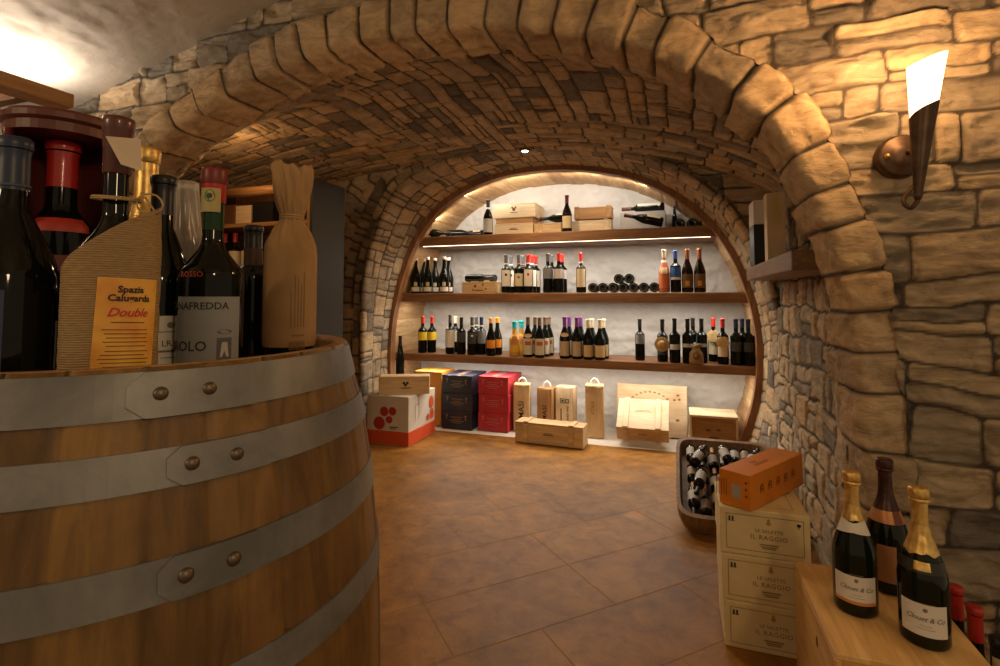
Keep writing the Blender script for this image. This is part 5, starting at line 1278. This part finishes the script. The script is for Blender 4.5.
e = tall_carton(.420, 3.02, .085, .17, .345, 0, 'black bottle carton with a pale grey upper part on the stone wall ledge', (('lower_half', 0, .21, M_BCARD), ('upper_half', .21, .335, M_PCARD)))
flat('window_print', join([frame2(-.06, -.07, .06, .07, .003), rect2(-.06, -.002, .06, .002)]), mat('dark_grey_print', (.05, .05, .055), .4), e, (-.0432, 0, .105), (PI / 2, 0, -PI / 2))
e = tall_carton(.445, 2.76, .075, .085, .33, 0, 'tan bottle carton on the stone wall ledge, nearer the room', (('sleeve', 0, .33, mottled('tan_card', (.58, .44, .25), (.68, .52, .30), 6, .6)),))
flat('bottle_print', join([disc2(0, .03, .026, 20), rect2(-.012, .05, .012, .12)]), mat('yellow_print', (.62, .46, .18), .5), e, (-.0388, 0, .19), (PI / 2, 0, -PI / 2)); flat('lettering', join([lines2(3, .04, .016, .006, rs)]), mat('pale_print', (.62, .52, .36), .5), e, (-.0388, 0, .08), (PI / 2, 0, -PI / 2))
flat('lettering', join([lines2(3, .04, .016, .006, rs)]), mat('pale_print', (.62, .52, .36), .5), e, (0, -.0437, .08), (PI / 2, 0, 0)); flat('bottle_print', join([disc2(0, .03, .026, 20), rect2(-.012, .05, .012, .12)]), mat('yellow_print', (.62, .46, .18), .5), e, (0, -.0437, .19), (PI / 2, 0, 0))

# ------------------------------------------------------------------ torch sconce
YS = 1.52
def sp(px, py, Y=YS): return Vector(onY(px, py, Y))
tip = sp(918, 196); topc = sp(926, 60); ax = (topc - tip)
sc = empty('wall_sconce', sp(902, 156, 1.715)); tag(sc, 'torch shaped wall lamp with a glowing glass cone on the stone wall', 'wall lamp')
o_ = sc.location.copy()
M_BRONZE = mottled('bronze_metal', (.055, .030, .018), (.10, .055, .03), 20, .42, .6, .1, .002); M_SHADE = mat('lit_glass', (1, .8, .5), .4, emit=(1, .70, .34), estr=5)
v, f = lathe_data([(0, .015), (.012, .015), (.030, .013), (.033, .010), (.052, .0085), (.058, .005), (.060, 0), (.060, -.03)], 32)
o = meshobj('wall_plate', v, f, M_BRONZE, sc, True); o.rotation_euler = (PI / 2, 0, 0)
for q in ((-.038, .0), (.010, .006)):
    v, f = lathe_data([(.0075, 0), (.0075, .004), (.004, .009), (0, .010)], 14); s_ = meshobj('screw', v, f, M_GOLDFOIL if q[0] < 0 else M_BRONZE, o, True); s_.location = (q[0], q[1], .0095 if q[0] < 0 else .0145)
axn = ax.normalized(); Lc_ = ax.length
xa_ = (Vector((1, 0, 0)) - axn * axn.x).normalized(); ya_ = axn.cross(xa_); rot = Matrix(((xa_.x, ya_.x, axn.x), (xa_.y, ya_.y, axn.y), (xa_.z, ya_.z, axn.z))).to_4x4()
def cone_part(name, fn_lo, fn_hi, rfun, m, n=56, nz=14, thick=.0015):
    vs, fs = [], []
    for j in range(nz + 1):
        for i in range(n):
            a = 2 * PI * i / n; lo, hi = fn_lo(a), fn_hi(a); z = lo + (hi - lo) * j / nz; r_ = rfun(z); vs.append((r_ * math.cos(a), r_ * math.sin(a), z))
    for j in range(nz):
        for i in range(n): i2 = (i + 1) % n; fs.append((j * n + i, j * n + i2, (j + 1) * n + i2, (j + 1) * n + i))
    o = meshobj(name, vs, fs, m, sc, True); o.matrix_local = Matrix.Translation(tip - o_) @ rot; return o
RT_, RB_ = .0415, .0085
rcone = lambda z: RB_ + (RT_ - RB_) * z / Lc_
cut = lambda a: Lc_ * (.690 - .115 * abs(((a + PI / 2 - .95 + PI) % (2 * PI)) - PI) / 2.4)
cone_part('metal_cone', lambda a: 0., cut, rcone, M_BRONZE)
topf = lambda a: Lc_ * (1.0 + .050 * math.cos(a - .25))
sh = cone_part('glass_shade', lambda a: cut(a) - .012, topf, lambda z: rcone(z) - .0022, M_SHADE)
v, f = lathe_data([(0, -.012), (.006, -.010), (.009, -.003), (.0105, .002), (.0085, .008)], 20); o = meshobj('finial', v, f, M_BRONZE, sc, True); o.matrix_local = Matrix.Translation(tip - o_) @ rot
pa_ = Vector((.010, -.028, .004)); 
tp = tip - o_
pts = []
ctrl = [Vector((.010, -.030, .004)), Vector((.006, -.055, -.012)), Vector((.010, -.075, -.075)), Vector((tp.x - .022, tp.y + .020, tp.z - .004)), Vector((tp.x - .014, tp.y + .004, tp.z - .028)), Vector((tp.x, tp.y, tp.z - .010))]
for k in range(len(ctrl) - 1):
    p0, p1, p2, p3 = ctrl[max(k - 1, 0)], ctrl[k], ctrl[k + 1], ctrl[min(k + 2, len(ctrl) - 1)]
    for t in np.linspace(0, 1, 8, endpoint=k == len(ctrl) - 2): pts.append(.5 * ((2 * p1) + (p2 - p0) * t + (2 * p0 - 5 * p1 + 4 * p2 - p3) * t * t + (3 * p1 - p0 - 3 * p2 + p3) * t ** 3))
tube('arm', pts, .0055, M_BRONZE, sc, 10)
SCONCE = tip + axn * Lc_ * .8

# ------------------------------------------------------------------ left bay: open wine rack, and the cove beam
X1, X0, YF, YBK, ZT = -2.0, -2.9, 2.49, 2.80, 1.745
e = empty('wine_rack', ((X0 + X1) / 2, (YF + YBK) / 2, .0008)); tag(e, 'open wine rack with a dark grey side panel in the left bay', 'wine rack')
W_, D_ = X1 - X0, YBK - YF
M_GREYP = mottled('grey_panel', (.016, .0135, .011), (.022, .019, .016), 3, .6, 0, .03)
p_ = box('side_panel', (W_ / 2 - .009, 0, ZT / 2), (.018, D_, ZT), M_GREYP, e, .001); box('side_panel', (-W_ / 2 + .009, 0, ZT / 2), (.018, D_, ZT), M_GREYP, e, .001)
for y_, z_ in ((.0, 1.60), (.0, 1.16)):
    v, f = lathe_data([(0, .0008), (.006, .0008), (.0075, .0002)], 14); o = meshobj('peg_hole', v, f, M_BLACK, p_, True); o.location = (.0092, y_, z_ - ZT / 2); o.rotation_euler = (0, PI / 2, 0)
box('back_panel', (0, D_ / 2 - .006, ZT / 2), (W_ - .037, .010, ZT - .02), M_BROWN['z'], e, .001); box('edge_strip', (W_ / 2 - .0285, -D_ / 2 + .006, ZT / 2), (.020, .012, ZT - .01), M_HONEY['z'], e, .001)
RS = (.45, .80, 1.15, 1.49)
for z_ in RS: box('rack_shelf', (0, -.004, z_), (W_ - .06, D_ - .02, .024), M_HONEY['x'], e, .001)
tube('top_rail', [(-W_ / 2 + .02, -D_ / 2 + .03, ZT - .045), (W_ / 2 - .04, -D_ / 2 + .03, ZT - .045)], .030, M_HONEY['x'], e, 16)
def rx(px): return onY(px, 250, 2.60)[0]
zz = .0008 + 1.49 + .0135
for pa2, pb2, hh, m, tx in ((226, 237.5, .135, M_BROWN['z'], 'narrow brown box on the upper shelf of the rack'), (238.5, 253.5, .125, M_PALE['x'], 'small pale wooden box on the upper shelf of the rack'), (255, 275, .14, M_BCARD, 'black carton on the upper shelf of the rack')):
    xa, xb = rx(pa2), rx(pb2); e2 = empty('small_box', ((xa + xb) / 2, 2.64, zz)); tag(e2, tx, 'box'); box('body', (0, 0, hh / 2 - .003), (xb - xa, .14, hh - .008), m, e2, .001); box('lid', (0, 0, hh - .0045), (xb - xa + .001, .141, .007), m, e2, .001)
zz = .0008 + 1.15 + .0125
def mkr(): return make_bottle('bordeaux', .29, .0375, M_GLASS, M_REDC, .8, [('label', .2, .6, 1.1, M_CREAM)])
shelf_bottles(mkr, [(rx(218), 2.56), (rx(229), 2.57), (rx(240), 2.56), (rx(251), 2.57), (rx(262), 2.56)], None, [f'{q} red capped bottle on the third rack shelf counted from the barrel' for q in ORD[:5]], 'bottles on the rack', z=zz)
shelf_bottles(lambda: make_bottle('burgundy', .29, .039, M_GLASS, M_BLACK, .8, [('label', .12, .4, 1.1, M_PAPER)]), [(rx(219), 2.56), (rx(230), 2.57), (rx(241), 2.56), (rx(252), 2.57), (rx(264), 2.56)], None, [f'{q} black capped bottle on the second rack shelf counted from the barrel' for q in ORD[:5]], 'bottles on the rack', z=.0008 + .80 + .0125)
bp = empty('wooden_beam', (-2.50, .955, 1.893)); tag(bp, 'squared wooden beam running below the plaster vault at the left wall', 'beam')
bm = bmesh.new(); bbox(bm, (0, 0, 0), (.10, 1.08, .062), .006, None, 2); bmobj('timber', bm, M_HONEY['y'], bp)
for s in (-1, 1): box('bracket', (-.29, s * .4, -.01), (.50, .04, .05), M_BROWN['x'], bp, .003)

# recessed downlight in the crown of the back arch
DL = onZ(525, 151, 2.034)
e = empty('downlight', (DL[0], DL[1], DL[2])); tag(e, 'small round recessed downlight in the stone vault before the niche', 'downlight')
lathe('bezel', [(.022, .004), (.022, -.002), (.034, -.004), (.036, .0), (.036, .05)], M_BRONZE, e, 28); lathe('lens', [(0, -.008), (.008, -.0075), (.016, -.005), (.021, -.001)], mat('lit_lens', (1, .9, .7), .4, emit=(1, .85, .6), estr=18), e, 24)

# ------------------------------------------------------------------ light
def area(name, loc, size, energy, col, rot=(0, 0, 0), sy=None, spread=PI):
    l = bpy.data.lights.new(name, 'AREA'); l.energy = energy; l.color = col; l.size = size; l.spread = spread
    if sy: l.shape = 'RECTANGLE'; l.size_y = sy
    o = link(bpy.data.objects.new(name, l)); o.location = loc; o.rotation_euler = rot; return o
def point(name, loc, energy, col, rad=.03):
    l = bpy.data.lights.new(name, 'POINT'); l.energy = energy; l.color = col; l.shadow_soft_size = rad
    o = link(bpy.data.objects.new(name, l)); o.location = loc; return o
def spot(name, loc, target, energy, col, ang=90, blend=.6, rad=.02):
    l = bpy.data.lights.new(name, 'SPOT'); l.energy = energy; l.color = col; l.spot_size = R(ang); l.spot_blend = blend; l.shadow_soft_size = rad
    o = link(bpy.data.objects.new(name, l)); o.location = loc
    o.rotation_euler = (Vector(target) - Vector(loc)).to_track_quat('-Z', 'Y').to_euler(); return o
WARM = (1, .54, .22); WARM2 = (1, .70, .40); NEUT = (1, .90, .76)
# lamp in the torch sconce
point('sconce_bulb', tuple(SCONCE + Vector((0, 0, .10))), 9, WARM, .04)
# LED strips below the shelves and behind the arch crown
for zz, xa, xb, e in ((1.4664, -1.9, .15, 9), (1.0098, -2.1, .35, 9), (.5255, -2.1, .38, 8.5)):
    area('shelf_light', ((xa + xb) / 2, 3.935, zz), xb - xa, e, NEUT, (0, 0, 0), .005)
for k_ in (.40, .47, .54, .61, .68):
    q_ = cW[int(k_ * nsb)] + inward(cW)[int(k_ * nsb)] * .085
    area('arch_light', (q_[0], 3.85, q_[1]), .32, 1.0, NEUT, (R(78), 0, 0), .006)
# recessed downlight in the vault, added unseen fill points behind the camera, cove light on the left
spot('downlight_lamp', (DL[0], DL[1], DL[2] - .030), (DL[0], DL[1] - .15, 0), 30, WARM2, 160, .8, .02)
point('room_lamp', (.95, -.5, 1.65), 13, WARM2, .09); point('room_lamp', (-1.3, -1.0, 1.65), 15, WARM2, .09)
area('cove_light', (-2.64, 1.02, 1.93), 1.0, 9, NEUT, (0, R(180), R(90)), .05)
w = bpy.data.worlds.new('world'); w.use_nodes = True; w.node_tree.nodes['Background'].inputs[0].default_value = (1, .76, .47, 1); w.node_tree.nodes['Background'].inputs[1].default_value = .26
SC.world = w
SC.view_settings.exposure = .40
point('bay_lamp', (-2.35, 2.25, 1.80), 2.0, WARM, .03)
